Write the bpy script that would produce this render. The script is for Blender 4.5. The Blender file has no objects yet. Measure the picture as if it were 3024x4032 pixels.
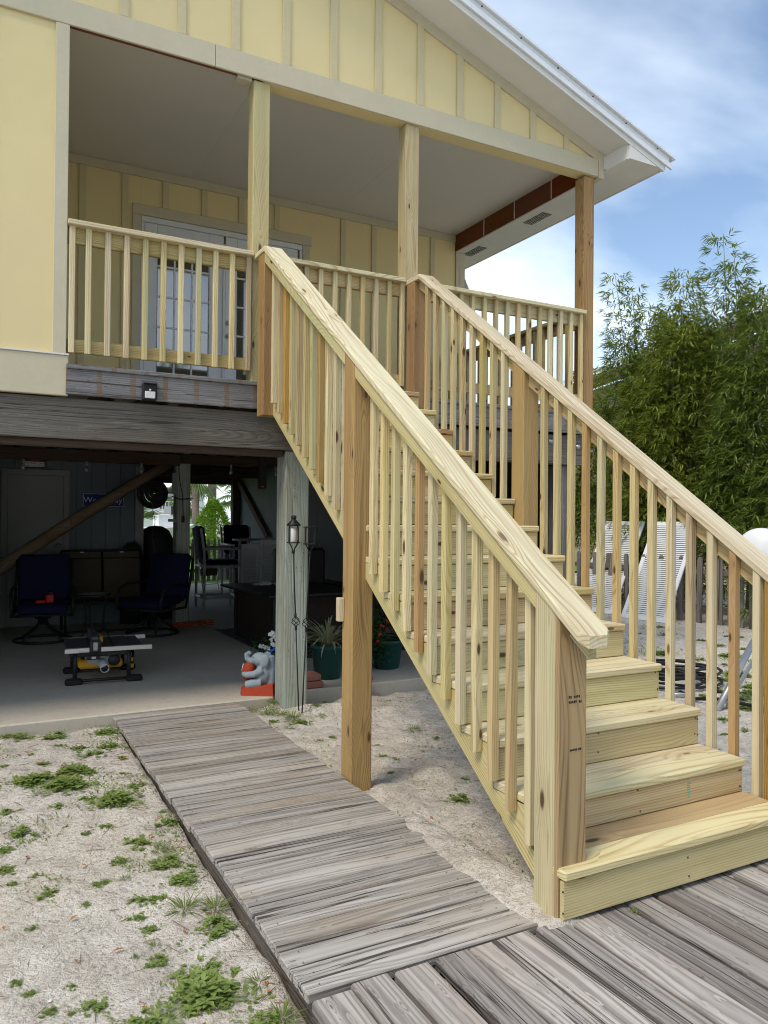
import bpy, bmesh, math, random
from mathutils import Vector, Matrix, noise
random.seed(7)
R = math.radians
sc = bpy.context.scene
C = sc.collection
# ---------------------------------------------------------------- camera
CAM = Vector((-3.4231, -2.0179, 1.5596))
yaw, pit, rol = 0.4902, 0.0087, 0.0088
fw = Vector((math.sin(yaw)*math.cos(pit), math.cos(yaw)*math.cos(pit), math.sin(pit)))
r0 = Vector((math.cos(yaw), -math.sin(yaw), 0)); u0 = r0.cross(fw)
rr = math.cos(rol)*r0 + math.sin(rol)*u0; uu = -math.sin(rol)*r0 + math.cos(rol)*u0
cd = bpy.data.cameras.new("camera"); cam = bpy.data.objects.new("camera", cd); C.objects.link(cam)
cam.matrix_world = Matrix(((rr.x, uu.x, -fw.x, CAM.x), (rr.y, uu.y, -fw.y, CAM.y), (rr.z, uu.z, -fw.z, CAM.z), (0, 0, 0, 1)))
cd.sensor_fit = 'VERTICAL'; cd.sensor_height = 36; cd.sensor_width = 27; cd.lens = 36*3040.9/4032
cd.clip_start = 0.05; cd.clip_end = 2000
sc.camera = cam
sc.render.resolution_x = 768; sc.render.resolution_y = 1024
# ---------------------------------------------------------------- world, sun, exposure
SUN_EL, SUN_AZ = R(54), R(246)          # compass-like angle from +Y towards +X
sd = Vector((math.sin(SUN_AZ)*math.cos(SUN_EL), math.cos(SUN_AZ)*math.cos(SUN_EL), math.sin(SUN_EL)))
world = bpy.data.worlds.new("World"); sc.world = world; world.use_nodes = True
wn = world.node_tree; wn.nodes.clear()
def WN(t, **k):
    n = wn.nodes.new(t)
    for a, b in k.items(): setattr(n, a, b)
    return n
out = WN('ShaderNodeOutputWorld'); bg = WN('ShaderNodeBackground'); bg.inputs[1].default_value = 0.105
sky = WN('ShaderNodeTexSky', sky_type='NISHITA', sun_disc=False, sun_elevation=SUN_EL, sun_rotation=SUN_AZ)
sky.air_density = 1.15; sky.dust_density = 0.3; sky.ozone_density = 2.2
tc = WN('ShaderNodeTexCoord'); sep = WN('ShaderNodeSeparateXYZ'); wn.links.new(tc.outputs['Generated'], sep.inputs[0])
def WM(op, a, b=None):
    n = WN('ShaderNodeMath', operation=op)
    for i, v in enumerate((a, b)):
        if v is None: continue
        if isinstance(v, (int, float)): n.inputs[i].default_value = v
        else: wn.links.new(v, n.inputs[i])
    return n.outputs[0]
zz = WM('ADD', WM('MAXIMUM', sep.outputs[2], 0.0), 0.16)
cmb = WN('ShaderNodeCombineXYZ')
wn.links.new(WM('DIVIDE', sep.outputs[0], zz), cmb.inputs[0]); wn.links.new(WM('DIVIDE', sep.outputs[1], zz), cmb.inputs[1])
mp = WN('ShaderNodeMapping'); mp.inputs['Rotation'].default_value = (0, 0, R(24)); mp.inputs['Scale'].default_value = (0.62, 1.15, 1)
mp.inputs['Location'].default_value = (3.3, 1.4, 0)
wn.links.new(cmb.outputs[0], mp.inputs[0])
cn = WN('ShaderNodeTexNoise'); cn.inputs['Scale'].default_value = 1.15; cn.inputs['Detail'].default_value = 6; cn.inputs['Roughness'].default_value = 0.48
cn.inputs['Distortion'].default_value = 0.35
wn.links.new(mp.outputs[0], cn.inputs['Vector'])
cr = WN('ShaderNodeValToRGB'); cr.color_ramp.elements[0].position = 0.40; cr.color_ramp.elements[1].position = 0.62
cr.color_ramp.elements[0].color = (0.04, 0.04, 0.04, 1); cr.color_ramp.elements[1].color = (0.9, 0.9, 0.9, 1)
wn.links.new(cn.outputs[0], cr.inputs[0])
mixw = WN('ShaderNodeMix', data_type='RGBA'); mixw.inputs['B'].default_value = (6.5, 7.3, 8.2, 1)
hz = WM('MAXIMUM', WM('SUBTRACT', 0.36, WM('MULTIPLY', sep.outputs[2], 1.25)), 0.0)
wn.links.new(WM('MINIMUM', WM('ADD', cr.outputs[0], hz), 0.84), mixw.inputs['Factor']); wn.links.new(sky.outputs[0], mixw.inputs['A'])
wn.links.new(mixw.outputs['Result'], bg.inputs[0]); wn.links.new(bg.outputs[0], out.inputs[0])
sl = bpy.data.lights.new("sun", 'SUN'); sl.energy = 1.5; sl.angle = R(18); sl.color = (1, 0.89, 0.74)
so = bpy.data.objects.new("sun", sl); C.objects.link(so); so.rotation_euler = sd.to_track_quat('Z', 'Y').to_euler()
so.location = (0, 0, 30)
sc.view_settings.view_transform = 'Standard'; sc.view_settings.look = 'None'; sc.view_settings.gamma = 1
sc.view_settings.use_curve_mapping = False; sc.view_settings.exposure = 0.76
sc.render.engine = 'CYCLES'; sc.cycles.use_denoising = True; sc.cycles.filter_width = 1.05
sc.cycles.use_adaptive_sampling = True; sc.cycles.adaptive_threshold = 0.02; sc.cycles.max_bounces = 6; sc.cycles.diffuse_bounces = 3; sc.cycles.transparent_max_bounces = 8

# ---------------------------------------------------------------- material helpers
class NT:
    def __init__(s, name):
        s.m = bpy.data.materials.new(name); s.m.use_nodes = True; s.t = s.m.node_tree; s.t.nodes.clear()
        s.o = s.n('ShaderNodeOutputMaterial'); s.b = s.n('ShaderNodeBsdfPrincipled'); s.l(s.b.outputs[0], s.o.inputs[0])
        s.b.inputs['Specular IOR Level'].default_value = 0.3
    def n(s, t, **k):
        x = s.t.nodes.new(t)
        for a, b in k.items(): setattr(x, a, b)
        return x
    def l(s, a, b): s.t.links.new(a, b)
    def put(s, sock, v):
        if isinstance(v, (int, float)): sock.default_value = v
        elif isinstance(v, tuple): sock.default_value = v if len(v) == len(sock.default_value) else tuple(v)+(1,)
        else: s.l(v, sock)
    def math(s, op, a, b=0.0, c=None):
        x = s.n('ShaderNodeMath', operation=op); s.put(x.inputs[0], a); s.put(x.inputs[1], b)
        if c is not None: s.put(x.inputs[2], c)
        return x.outputs[0]
    def mix(s, f, a, b, mode='MIX'):
        x = s.n('ShaderNodeMix', data_type='RGBA', blend_type=mode); s.put(x.inputs['Factor'], f); s.put(x.inputs['A'], a); s.put(x.inputs['B'], b)
        return x.outputs['Result']
    def ramp(s, v, stops):
        x = s.n('ShaderNodeValToRGB'); s.put(x.inputs[0], v); e = x.color_ramp.elements
        while len(e) < len(stops): e.new(0.5)
        for q, (p, c) in zip(e, stops):
            q.position = p; q.color = (c, c, c, 1) if isinstance(c, (int, float)) else tuple(c)+(1,)
        return x.outputs[0]
    def coord(s, scale=(1, 1, 1), rand=True, kind='Object'):
        c = s.n('ShaderNodeTexCoord').outputs[kind]
        v = s.n('ShaderNodeVectorMath', operation='MULTIPLY'); s.l(c, v.inputs[0]); v.inputs[1].default_value = scale
        v = v.outputs[0]
        if rand:
            oi = s.n('ShaderNodeObjectInfo'); k = s.n('ShaderNodeVectorMath', operation='SCALE'); k.inputs[0].default_value = (31.7, 17.3, 23.9)
            s.l(oi.outputs['Random'], k.inputs['Scale'])
            a = s.n('ShaderNodeVectorMath', operation='ADD'); s.l(v, a.inputs[0]); s.l(k.outputs[0], a.inputs[1]); v = a.outputs[0]
        return v
    def noise(s, vec, scale=1, detail=3, rough=0.5, dist=0.0):
        x = s.n('ShaderNodeTexNoise'); s.l(vec, x.inputs['Vector']); x.inputs['Scale'].default_value = scale
        x.inputs['Detail'].default_value = detail; x.inputs['Roughness'].default_value = rough; x.inputs['Distortion'].default_value = dist
        return x.outputs[0]
    def vor(s, vec, scale=1, out='Distance', feat='F1'):
        x = s.n('ShaderNodeTexVoronoi', feature=feat); s.l(vec, x.inputs['Vector']); x.inputs['Scale'].default_value = scale
        return x.outputs[out]
    def bump(s, h, strength=0.3, dist=0.01):
        x = s.n('ShaderNodeBump'); x.inputs['Strength'].default_value = strength; x.inputs['Distance'].default_value = dist
        s.put(x.inputs['Height'], h); s.l(x.outputs[0], s.b.inputs['Normal'])
    def fin(s, col, rough=0.7, metal=0.0):
        s.put(s.b.inputs['Base Color'], col); s.put(s.b.inputs['Roughness'], rough); s.put(s.b.inputs['Metallic'], metal)
        return s.m
    def rand(s): return s.n('ShaderNodeObjectInfo').outputs['Random']

def pine(name, light, dark, tint=(0.36, 0.40, 0.22), ring=0.012, var=0.20, tintamt=0.5, knot=(0.10, 0.055, 0.028), kp=0.74):
    t = NT(name)
    p = t.coord(); low = t.noise(t.coord((0.7, 5, 5)), 1.0, 2)
    rnd = t.rand()
    sp = t.n('ShaderNodeSeparateXYZ'); t.l(t.n('ShaderNodeTexCoord').outputs['Object'], sp.inputs[0])
    w1 = t.noise(t.coord((0.9, 2.2, 2.2)), 1.0, 1); w2 = t.noise(t.coord((1.7, 9, 9)), 1.0, 2)
    # knots
    nl = t.n('ShaderNodeSeparateXYZ'); t.l(t.n('ShaderNodeTexCoord').outputs['Normal'], nl.inputs[0])
    pick = t.math('GREATER_THAN', t.math('ABSOLUTE', nl.outputs[2]), t.math('ABSOLUTE', nl.outputs[1]))
    cc = t.math('ADD', sp.outputs[2], t.math('MULTIPLY', pick, t.math('SUBTRACT', sp.outputs[1], sp.outputs[2])))
    kc = t.n('ShaderNodeCombineXYZ'); t.put(kc.inputs[0], t.math('MULTIPLY_ADD', sp.outputs[0], 2.4, t.math('MULTIPLY', rnd, 91.0))); t.put(kc.inputs[1], t.math('ADD', t.math('MULTIPLY', cc, 7.0), t.math('MULTIPLY_ADD', rnd, 53.0, t.math('MULTIPLY', pick, 5.3))))
    kv = t.n('ShaderNodeTexVoronoi', voronoi_dimensions='2D'); t.l(kc.outputs[0], kv.inputs['Vector']); kv.inputs['Scale'].default_value = 1.0
    kd = kv.outputs['Distance']; kr = t.n('ShaderNodeSeparateColor'); t.l(kv.outputs['Color'], kr.inputs[0])
    on = t.math('GREATER_THAN', kr.outputs[0], kp)
    ksz = t.math('MULTIPLY_ADD', kr.outputs[1], 0.9, 0.45)
    kn = t.math('MULTIPLY', t.ramp(t.math('DIVIDE', kd, ksz), [(0.05, 1), (0.10, 0)]), on)
    near = t.math('MULTIPLY', t.ramp(kd, [(0.0, 1), (0.42, 0)]), on)
    # growth rings about a pith line that wanders along the board
    cy = t.math('ADD', sp.outputs[1], t.math('MULTIPLY_ADD', w1, 0.30, -0.13))
    cz = t.math('ADD', sp.outputs[2], t.math('MULTIPLY_ADD', t.math('FRACT', t.math('MULTIPLY', rnd, 7.31)), 0.12, 0.015))
    rad = t.math('SQRT', t.math('ADD', t.math('MULTIPLY', cy, cy), t.math('MULTIPLY', cz, cz)))
    rad = t.math('ADD', rad, t.math('MULTIPLY', w2, 0.010)); rad = t.math('ADD', rad, t.math('MULTIPLY', near, 0.022))
    fr = t.math('FRACT', t.math('DIVIDE', rad, ring))
    brk = t.ramp(t.noise(t.coord((1.3, 14, 14)), 1.0, 3, 0.6), [(0.34, 0.25), (0.62, 1.0)])
    line = t.math('MULTIPLY', t.ramp(fr, [(0.0, 0.12), (0.50, 0.0), (0.84, 1.0), (0.92, 0.85), (1.0, 0.12)]), brk)
    fine = t.noise(t.coord((2.5, 260, 260)), 1.0, 2); streak = t.noise(t.coord((0.6, 26, 26)), 1.0, 2)
    col = t.mix(t.math('MULTIPLY', line, t.math('MULTIPLY_ADD', streak, 1.0, 0.5)), light, dark)
    col = t.mix(t.math('MULTIPLY', t.ramp(t.noise(t.coord((0.5, 17, 17)), 1.0, 3, 0.6), [(0.46, 0), (0.66, 1)]), 0.45), col, dark)
    col = t.mix(t.math('MULTIPLY', t.ramp(low, [(0.46, 0), (0.70, 1)]), tintamt), col, tint, 'MIX')
    col = t.mix(t.math('MULTIPLY', near, 0.35), col, dark)
    col = t.mix(kn, col, knot)
    hv = t.n('ShaderNodeHueSaturation'); t.put(hv.inputs['Color'], col)
    t.put(hv.inputs['Value'], t.math('MULTIPLY', t.math('MULTIPLY_ADD', t.math('FRACT', t.math('MULTIPLY', rnd, 13.7)), var*2, 1-var), t.math('MULTIPLY_ADD', fine, 0.22, 0.89)))
    t.put(hv.inputs['Saturation'], t.math('MULTIPLY_ADD', t.math('FRACT', t.math('MULTIPLY', rnd, 29.1)), 0.3, 0.86))
    t.put(hv.inputs['Hue'], t.math('MULTIPLY_ADD', t.math('FRACT', t.math('MULTIPLY', rnd, 41.3)), 0.022, 0.489))
    t.bump(t.math('ADD', t.math('MULTIPLY', line, -0.5), fine), 0.25, 0.002)
    return t.fin(hv.outputs[0], 0.72)

def weathered(name, lightc, darkc, brown=(0.20, 0.145, 0.10), crackamt=1.0, var=0.25, brownamt=0.5, stripes=None):
    t = NT(name); rnd = t.rand()
    a = t.noise(t.coord((0.8, 42, 42)), 1.0, 4, 0.62, 0.5); b = t.noise(t.coord((0.45, 70, 70)), 1.0, 2, 0.5)
    big = t.noise(t.coord((1.3, 5, 5)), 1.0, 3); blot = t.noise(t.coord((4, 16, 16)), 1.0, 4, 0.7)
    kv = t.n('ShaderNodeTexVoronoi'); t.l(t.coord((1.7, 7, 7)), kv.inputs['Vector']); kd = kv.outputs['Distance']
    kr = t.n('ShaderNodeSeparateColor'); t.l(kv.outputs['Color'], kr.inputs[0])
    kn = t.math('MULTIPLY', t.ramp(kd, [(0.05, 1), (0.12, 0)]), t.math('GREATER_THAN', kr.outputs[0], 0.6))
    ring = t.math('MULTIPLY', t.ramp(t.math('FRACT', t.math('MULTIPLY', kd, 16)), [(0.5, 0), (0.9, 1)]), t.math('MULTIPLY', t.ramp(kd, [(0.1, 1), (0.35, 0)]), t.math('GREATER_THAN', kr.outputs[0], 0.6)))
    col = t.mix(t.math('MULTIPLY', t.ramp(a, [(0.34, 1), (0.56, 0)]), 0.42), lightc, darkc)
    col = t.mix(t.math('MULTIPLY', t.ramp(big, [(0.45, 0), (0.7, 1)]), brownamt), col, brown)
    so_ = t.n('ShaderNodeSeparateXYZ'); t.l(t.n('ShaderNodeTexCoord').outputs['Object'], so_.inputs[0])
    wa = t.noise(t.coord((0.8, 2.4, 2.4)), 1.0, 1); wb = t.noise(t.coord((2.2, 10, 10)), 1.0, 3)
    cy = t.math('ADD', so_.outputs[1], t.math('MULTIPLY_ADD', wa, 0.22, -0.10)); cz = t.math('ADD', so_.outputs[2], t.math('MULTIPLY_ADD', t.math('FRACT', t.math('MULTIPLY', rnd, 7.31)), 0.09, 0.012))
    rad = t.math('ADD', t.math('SQRT', t.math('ADD', t.math('MULTIPLY', cy, cy), t.math('MULTIPLY', cz, cz))), t.math('MULTIPLY', wb, 0.014))
    rad = t.math('ADD', rad, t.math('MULTIPLY', t.ramp(kd, [(0.0, 0.03), (0.42, 0)]), t.math('GREATER_THAN', kr.outputs[0], 0.6)))
    gl = t.ramp(t.math('FRACT', t.math('DIVIDE', rad, 0.0150)), [(0.0, 0.2), (0.4, 0.0), (0.82, 1.0), (0.92, 0.8), (1.0, 0.2)])
    col = t.mix(t.math('MULTIPLY', gl, t.math('MULTIPLY_ADD', a, 1.2, -0.08)), col, darkc)
    col = t.mix(t.math('MULTIPLY', t.ramp(blot, [(0.58, 0), (0.74, 1)]), 0.35), col, darkc)
    crack = t.math('MULTIPLY', t.ramp(b, [(0.30, 1), (0.36, 0)]), crackamt)
    fis = t.math('MULTIPLY', t.ramp(t.noise(t.coord((1.1, 34, 34)), 1.0, 3, 0.55, 0.8), [(0.335, 1), (0.37, 0)]), crackamt*0.9)
    crack = t.math('MAXIMUM', crack, fis)
    col = t.mix(crack, col, (0.042, 0.036, 0.032))
    sg = t.n('ShaderNodeSeparateXYZ'); t.l(t.n('ShaderNodeTexCoord').outputs['Generated'], sg.inputs[0])
    ed = t.math('ABSOLUTE', t.math('SUBTRACT', sg.outputs[1], 0.5)); en = t.math('MULTIPLY_ADD', t.noise(t.coord((5, 40, 40)), 1.0, 3), 0.12, -0.06)
    col = t.mix(t.math('MULTIPLY', t.ramp(t.math('ADD', ed, en), [(0.42, 0), (0.50, 1)]), 0.55*crackamt), col, darkc)
    col = t.mix(t.math('MULTIPLY', ring, 0.5), col, darkc)
    col = t.mix(t.math('MULTIPLY', kn, 0.8), col, (0.09, 0.07, 0.055))
    if stripes:
        sp = t.n('ShaderNodeSeparateXYZ'); t.l(t.n('ShaderNodeTexCoord').outputs['Object'], sp.inputs[0])
        xx = t.math('ADD', sp.outputs[0], t.math('MULTIPLY_ADD', t.noise(t.coord((6, 9, 9), False), 1.0, 3), 0.03, stripes[1]))
        f = t.math('MULTIPLY', t.math('FRACT', t.math('DIVIDE', xx, stripes[0])), stripes[0])
        msk = t.math('MULTIPLY', t.math('LESS_THAN', f, 0.040), t.ramp(t.noise(t.coord((8, 30, 30)), 1.0, 3), [(0.3, 0.1), (0.55, 0.95)]))
        col = t.mix(t.math('MULTIPLY', msk, 0.75), col, (0.20, 0.115, 0.065))
    hv = t.n('ShaderNodeHueSaturation'); t.put(hv.inputs['Color'], col)
    t.put(hv.inputs['Value'], t.math('MULTIPLY_ADD', t.math('FRACT', t.math('MULTIPLY', rnd, 17.7)), var*2, 1-var))
    t.bump(t.math('SUBTRACT', t.math('ADD', a, t.math('MULTIPLY', b, 0.6)), crack), 0.55, 0.006)
    return t.fin(hv.outputs[0], 0.9)

def plain(name, col, rough=0.6, metal=0.0, nscale=12, amt=0.18, bump=0.0, spec=None, kind='Object', rand=True, dirt=None):
    t = NT(name); n = t.noise(t.coord((1, 1, 1), rand, kind), nscale, 4, 0.6); n2 = t.noise(t.coord((1, 1, 1), rand, kind), nscale*0.17, 3)
    d = tuple(c*(1-amt*1.6) for c in col); l = tuple(min(1, c*(1+amt*0.7)) for c in col)
    c = t.mix(t.math('MULTIPLY_ADD', n, 0.5, t.math('MULTIPLY', n2, 0.5)), d, l)
    if dirt: c = t.mix(t.math('MULTIPLY', t.ramp(n2, [(0.5, 0), (0.75, 1)]), 0.6), c, dirt)
    if bump: t.bump(n, bump, 0.004)
    if spec is not None: t.b.inputs['Specular IOR Level'].default_value = spec
    return t.fin(c, rough, metal)

def leafmat(name, a, b, trans=0.35, rough=0.5):
    t = NT(name); g = t.n('ShaderNodeNewGeometry')
    n = t.noise(t.coord((1, 1, 1), True), 1.6, 3)
    v = t.math('MULTIPLY_ADD', g.outputs['Random Per Island'], 0.75, t.math('MULTIPLY', n, 0.3))
    c = t.mix(v, a, b)
    t.fin(c, rough); t.b.inputs['Specular IOR Level'].default_value = 0.35
    tr = t.n('ShaderNodeBsdfTranslucent'); t.put(tr.inputs[0], t.mix(0.35, c, (0.35, 0.42, 0.05)))
    mx = t.n('ShaderNodeMixShader'); mx.inputs[0].default_value = trans
    t.l(t.b.outputs[0], mx.inputs[1]); t.l(tr.outputs[0], mx.inputs[2]); t.l(mx.outputs[0], t.o.inputs[0])
    return t.m

M = {}
M['pine'] = pine('fresh_pine', (0.63, 0.525, 0.30), (0.34, 0.215, 0.088), (0.52, 0.46, 0.25))
M['pine_rail'] = pine('pale_pine', (0.71, 0.63, 0.405), (0.40, 0.285, 0.135), (0.62, 0.56, 0.35), ring=0.014, var=0.06, tintamt=0.4, knot=(0.20, 0.125, 0.06), kp=0.84)
M['pine_green'] = pine('green_treated_pine', (0.60, 0.52, 0.305), (0.36, 0.28, 0.13), (0.44, 0.45, 0.255), var=0.08, tintamt=0.55)
M['pine_tan'] = pine('tan_pine', (0.44, 0.27, 0.095), (0.25, 0.130, 0.042), (0.40, 0.30, 0.12), ring=0.010, var=0.06)
M['pine_post'] = pine('yellow_treated_pine', (0.44, 0.265, 0.070), (0.22, 0.10, 0.024), (0.34, 0.225, 0.062), ring=0.009, var=0.05)
M['pine_porch'] = pine('porch_post_pine', (0.52, 0.42, 0.205), (0.33, 0.235, 0.10), (0.44, 0.40, 0.19), ring=0.008, var=0.07)
M['pine_brown'] = pine('brown_pine', (0.37, 0.225, 0.085), (0.20, 0.10, 0.034), (0.33, 0.21, 0.085), ring=0.009, var=0.06, tintamt=0.3)
M['pine_orange'] = pine('orange_pine', (0.47, 0.31, 0.125), (0.31, 0.17, 0.058), (0.50, 0.36, 0.17), var=0.08)
M['pine_barn'] = pine('ridged_brown_pine', (0.43, 0.30, 0.135), (0.21, 0.115, 0.044), (0.37, 0.27, 0.12), ring=0.009, var=0.05)
M['grey_wood'] = weathered('weathered_walk_wood', (0.46, 0.435, 0.40), (0.125, 0.110, 0.098), (0.34, 0.265, 0.185), var=0.17, brownamt=0.75)
M['grey_wood_dark'] = weathered('weathered_platform_wood', (0.42, 0.388, 0.355), (0.085, 0.072, 0.064), (0.25, 0.18, 0.135), var=0.36, brownamt=0.5)
M['rim_wood'] = weathered('weathered_rim_wood', (0.44, 0.44, 0.445), (0.10, 0.098, 0.10), (0.17, 0.15, 0.14), stripes=(0.241, 0.06), var=0.1)
M['beam_wood'] = weathered('dark_beam_wood', (0.31, 0.285, 0.25), (0.07, 0.062, 0.053), (0.17, 0.14, 0.105), var=0.1)
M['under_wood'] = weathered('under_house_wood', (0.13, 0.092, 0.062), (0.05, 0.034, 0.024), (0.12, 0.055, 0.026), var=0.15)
M['log_wood'] = pine('brace_log_wood', (0.20, 0.155, 0.11), (0.11, 0.075, 0.05), (0.14, 0.075, 0.045), var=0.05)
M['green_post'] = weathered('green_grey_post_wood', (0.46, 0.52, 0.45), (0.17, 0.18, 0.15), (0.34, 0.30, 0.22), crackamt=0.6, var=0.04, brownamt=0.65)
M['fence_wood'] = weathered('old_picket_wood', (0.26, 0.245, 0.225), (0.085, 0.078, 0.068), (0.16, 0.13, 0.10))
M['siding'] = plain('yellow_siding', (0.80, 0.67, 0.355), 0.75, nscale=3.2, amt=0.10, bump=0.05, dirt=(0.72, 0.60, 0.34))
M['trim'] = plain('beige_fibre_trim', (0.60, 0.545, 0.395), 0.8, nscale=30, amt=0.10, bump=0.03)
M['batten'] = plain('cream_batten_paint', (0.65, 0.56, 0.345), 0.8, nscale=24, amt=0.10, bump=0.03)
M['white'] = plain('white_soffit_paint', (0.74, 0.73, 0.69), 0.6, nscale=6, amt=0.08, dirt=(0.62, 0.60, 0.55))
M['ceiling'] = plain('porch_ceiling_paint', (0.72, 0.70, 0.645), 0.7, nscale=2, amt=0.05)
M['metal_white'] = plain('white_metal', (0.76, 0.79, 0.82), 0.35, 0.0, nscale=3, amt=0.04)
M['door_white'] = plain('white_door_paint', (0.72, 0.74, 0.77), 0.45, nscale=5, amt=0.03)
M['red_wood'] = pine('red_brown_beam_wood', (0.185, 0.062, 0.022), (0.095, 0.028, 0.010), (0.15, 0.05, 0.02), var=0.04)
M['black'] = plain('black_metal', (0.018, 0.018, 0.019), 0.5, 0.0, amt=0.1)
M['black_plastic'] = plain('black_plastic', (0.025, 0.026, 0.028), 0.45, amt=0.15)
M['dark_grey'] = plain('dark_grey_metal', (0.07, 0.072, 0.075), 0.5, amt=0.15)
M['alu'] = plain('aluminium', (0.62, 0.63, 0.64), 0.35, 0.9, amt=0.08)
M['yellow_plastic'] = plain('yellow_plastic', (0.75, 0.40, 0.03), 0.45, amt=0.1)
M['grey_plastic'] = plain('grey_plastic', (0.40, 0.41, 0.42), 0.45, amt=0.1)
M['navy'] = plain('navy_fabric', (0.008, 0.012, 0.050), 0.9, nscale=90, amt=0.25, bump=0.1)
M['sling'] = plain('tan_sling_fabric', (0.105, 0.082, 0.055), 0.85, nscale=120, amt=0.25)
M['pvc'] = plain('white_pvc', (0.62, 0.64, 0.64), 0.4, amt=0.06)
M['shed'] = plain('blue_grey_shed_paint', (0.15, 0.185, 0.205), 0.7, nscale=4, amt=0.1)
M['shed_trim'] = plain('grey_white_trim', (0.27, 0.285, 0.28), 0.65, amt=0.08)
M['red_paint'] = plain('red_concrete_paint', (0.46, 0.065, 0.028), 0.75, nscale=18, amt=0.3, bump=0.1)
M['grey_concrete'] = plain('grey_statue_paint', (0.33, 0.39, 0.44), 0.8, nscale=25, amt=0.25, bump=0.15)
M['blue_plastic'] = plain('blue_plastic', (0.012, 0.10, 0.42), 0.4, amt=0.12)
M['green_pot'] = plain('dark_green_glaze', (0.010, 0.075, 0.065), 0.35, amt=0.2)
M['clay'] = plain('red_brick_paver', (0.36, 0.15, 0.115), 0.85, nscale=30, amt=0.3, bump=0.15)
M['petal'] = plain('white_petal', (0.85, 0.85, 0.82), 0.6, amt=0.05)
M['red_petal'] = plain('red_petal', (0.55, 0.03, 0.05), 0.6, amt=0.1)
M['orange_cord'] = plain('orange_cord', (0.55, 0.10, 0.03), 0.5, amt=0.1)
M['red_tool'] = plain('red_tool_plastic', (0.55, 0.03, 0.03), 0.45, amt=0.1)
M['cloth'] = plain('pale_cloth', (0.62, 0.60, 0.58), 0.9, nscale=20, amt=0.2)
M['wicker'] = plain('dark_wicker', (0.05, 0.036, 0.028), 0.85, nscale=90, amt=0.4, bump=0.3)
M['white_plastic'] = plain('white_plastic', (0.78, 0.80, 0.83), 0.35, amt=0.04)
M['maroon'] = plain('maroon_canvas', (0.060, 0.018, 0.020), 0.85, amt=0.2)
M['dark_screen'] = plain('dark_stained_screen', (0.022, 0.019, 0.018), 0.9, amt=0.3)
M['grey_panel'] = plain('grey_wall_panel', (0.16, 0.17, 0.17), 0.8, nscale=3, amt=0.15)
M['sign_blue'] = plain('blue_sign_enamel', (0.012, 0.022, 0.22), 0.3, amt=0.05)
M['sign_white'] = plain('white_sign_enamel', (0.72, 0.72, 0.70), 0.4, amt=0.05)
M['ink'] = plain('black_ink', (0.02, 0.018, 0.018), 0.8, amt=0.1)
M['green_ink'] = plain('green_ink', (0.10, 0.42, 0.28), 0.8, amt=0.2)
M['sign_red'] = plain('red_sign_enamel', (0.40, 0.02, 0.02), 0.4, amt=0.05)
M['shell'] = plain('shell_white', (0.80, 0.78, 0.72), 0.6, amt=0.1)
M['dryleaf'] = leafmat('dry_leaf', (0.32, 0.10, 0.03), (0.42, 0.20, 0.06), 0.1, 0.7)
M['twig'] = plain('red_brown_twig', (0.24, 0.12, 0.08), 0.85, nscale=40, amt=0.4)
M['weed'] = leafmat('weed_leaf', (0.13, 0.20, 0.04), (0.33, 0.42, 0.13))
M['grassblade'] = leafmat('grass_blade', (0.10, 0.17, 0.03), (0.27, 0.33, 0.09))
M['bamboo'] = leafmat('bamboo_leaf', (0.045, 0.095, 0.014), (0.28, 0.37, 0.075), 0.38)
M['bamboo_mid'] = leafmat('bamboo_leaf_yellowish', (0.065, 0.115, 0.014), (0.37, 0.41, 0.075), 0.40)
M['bamboo_bright'] = leafmat('bamboo_leaf_young', (0.10, 0.19, 0.02), (0.30, 0.42, 0.06), 0.4)  # brighter leaf green for the nearest clump
M['culm'] = plain('bamboo_culm', (0.17, 0.19, 0.055), 0.5, nscale=8, amt=0.25)
M['palm'] = leafmat('palm_leaf', (0.12, 0.20, 0.07), (0.33, 0.40, 0.20), 0.25)
M['bush'] = leafmat('bush_leaf', (0.10, 0.24, 0.02), (0.32, 0.52, 0.06), 0.4)
M['stripeleaf'] = leafmat('variegated_leaf', (0.22, 0.26, 0.12), (0.50, 0.50, 0.34), 0.25)
M['potleaf'] = leafmat('pot_plant_leaf', (0.02, 0.06, 0.012), (0.08, 0.16, 0.04), 0.25)
M['bark'] = plain('pine_bark', (0.25, 0.20, 0.17), 0.95, nscale=9, amt=0.5, bump=0.4)
M['stucco'] = plain('tan_stucco', (0.42, 0.34, 0.25), 0.9, nscale=6, amt=0.1)
M['shingle'] = plain('dark_shingle', (0.055, 0.055, 0.060), 0.9, nscale=30, amt=0.4)
M['white_far'] = plain('white_far_paint', (0.78, 0.79, 0.80), 0.5, amt=0.05)
M['steel'] = plain('galvanised_pipe', (0.34, 0.37, 0.40), 0.4, 0.5, amt=0.15)
M['rubber'] = plain('black_rubber', (0.015, 0.016, 0.018), 0.42, amt=0.2)
t = NT('glass_pane'); t.b.inputs['IOR'].default_value = 2.1; t.b.inputs['Specular IOR Level'].default_value = 0.9
M['pane'] = t.fin((0.045, 0.055, 0.055), 0.04)
t = NT('clear_bulb_glass'); t.b.inputs['Transmission Weight'].default_value = 0.7
M['bulb'] = t.fin((0.7, 0.68, 0.6), 0.1)
# woven rug
t = NT('patterned_rug'); c = t.coord((1, 1, 1), False); ck = t.n('ShaderNodeTexChecker'); t.l(c, ck.inputs[0]); ck.inputs['Scale'].default_value = 14
wv = t.n('ShaderNodeTexWave'); t.l(c, wv.inputs[0]); wv.inputs['Scale'].default_value = 6
M['rug'] = t.fin(t.mix(t.math('MULTIPLY', ck.outputs[1], wv.outputs[1]), (0.035, 0.036, 0.038), (0.16, 0.165, 0.165)), 0.95)
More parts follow.
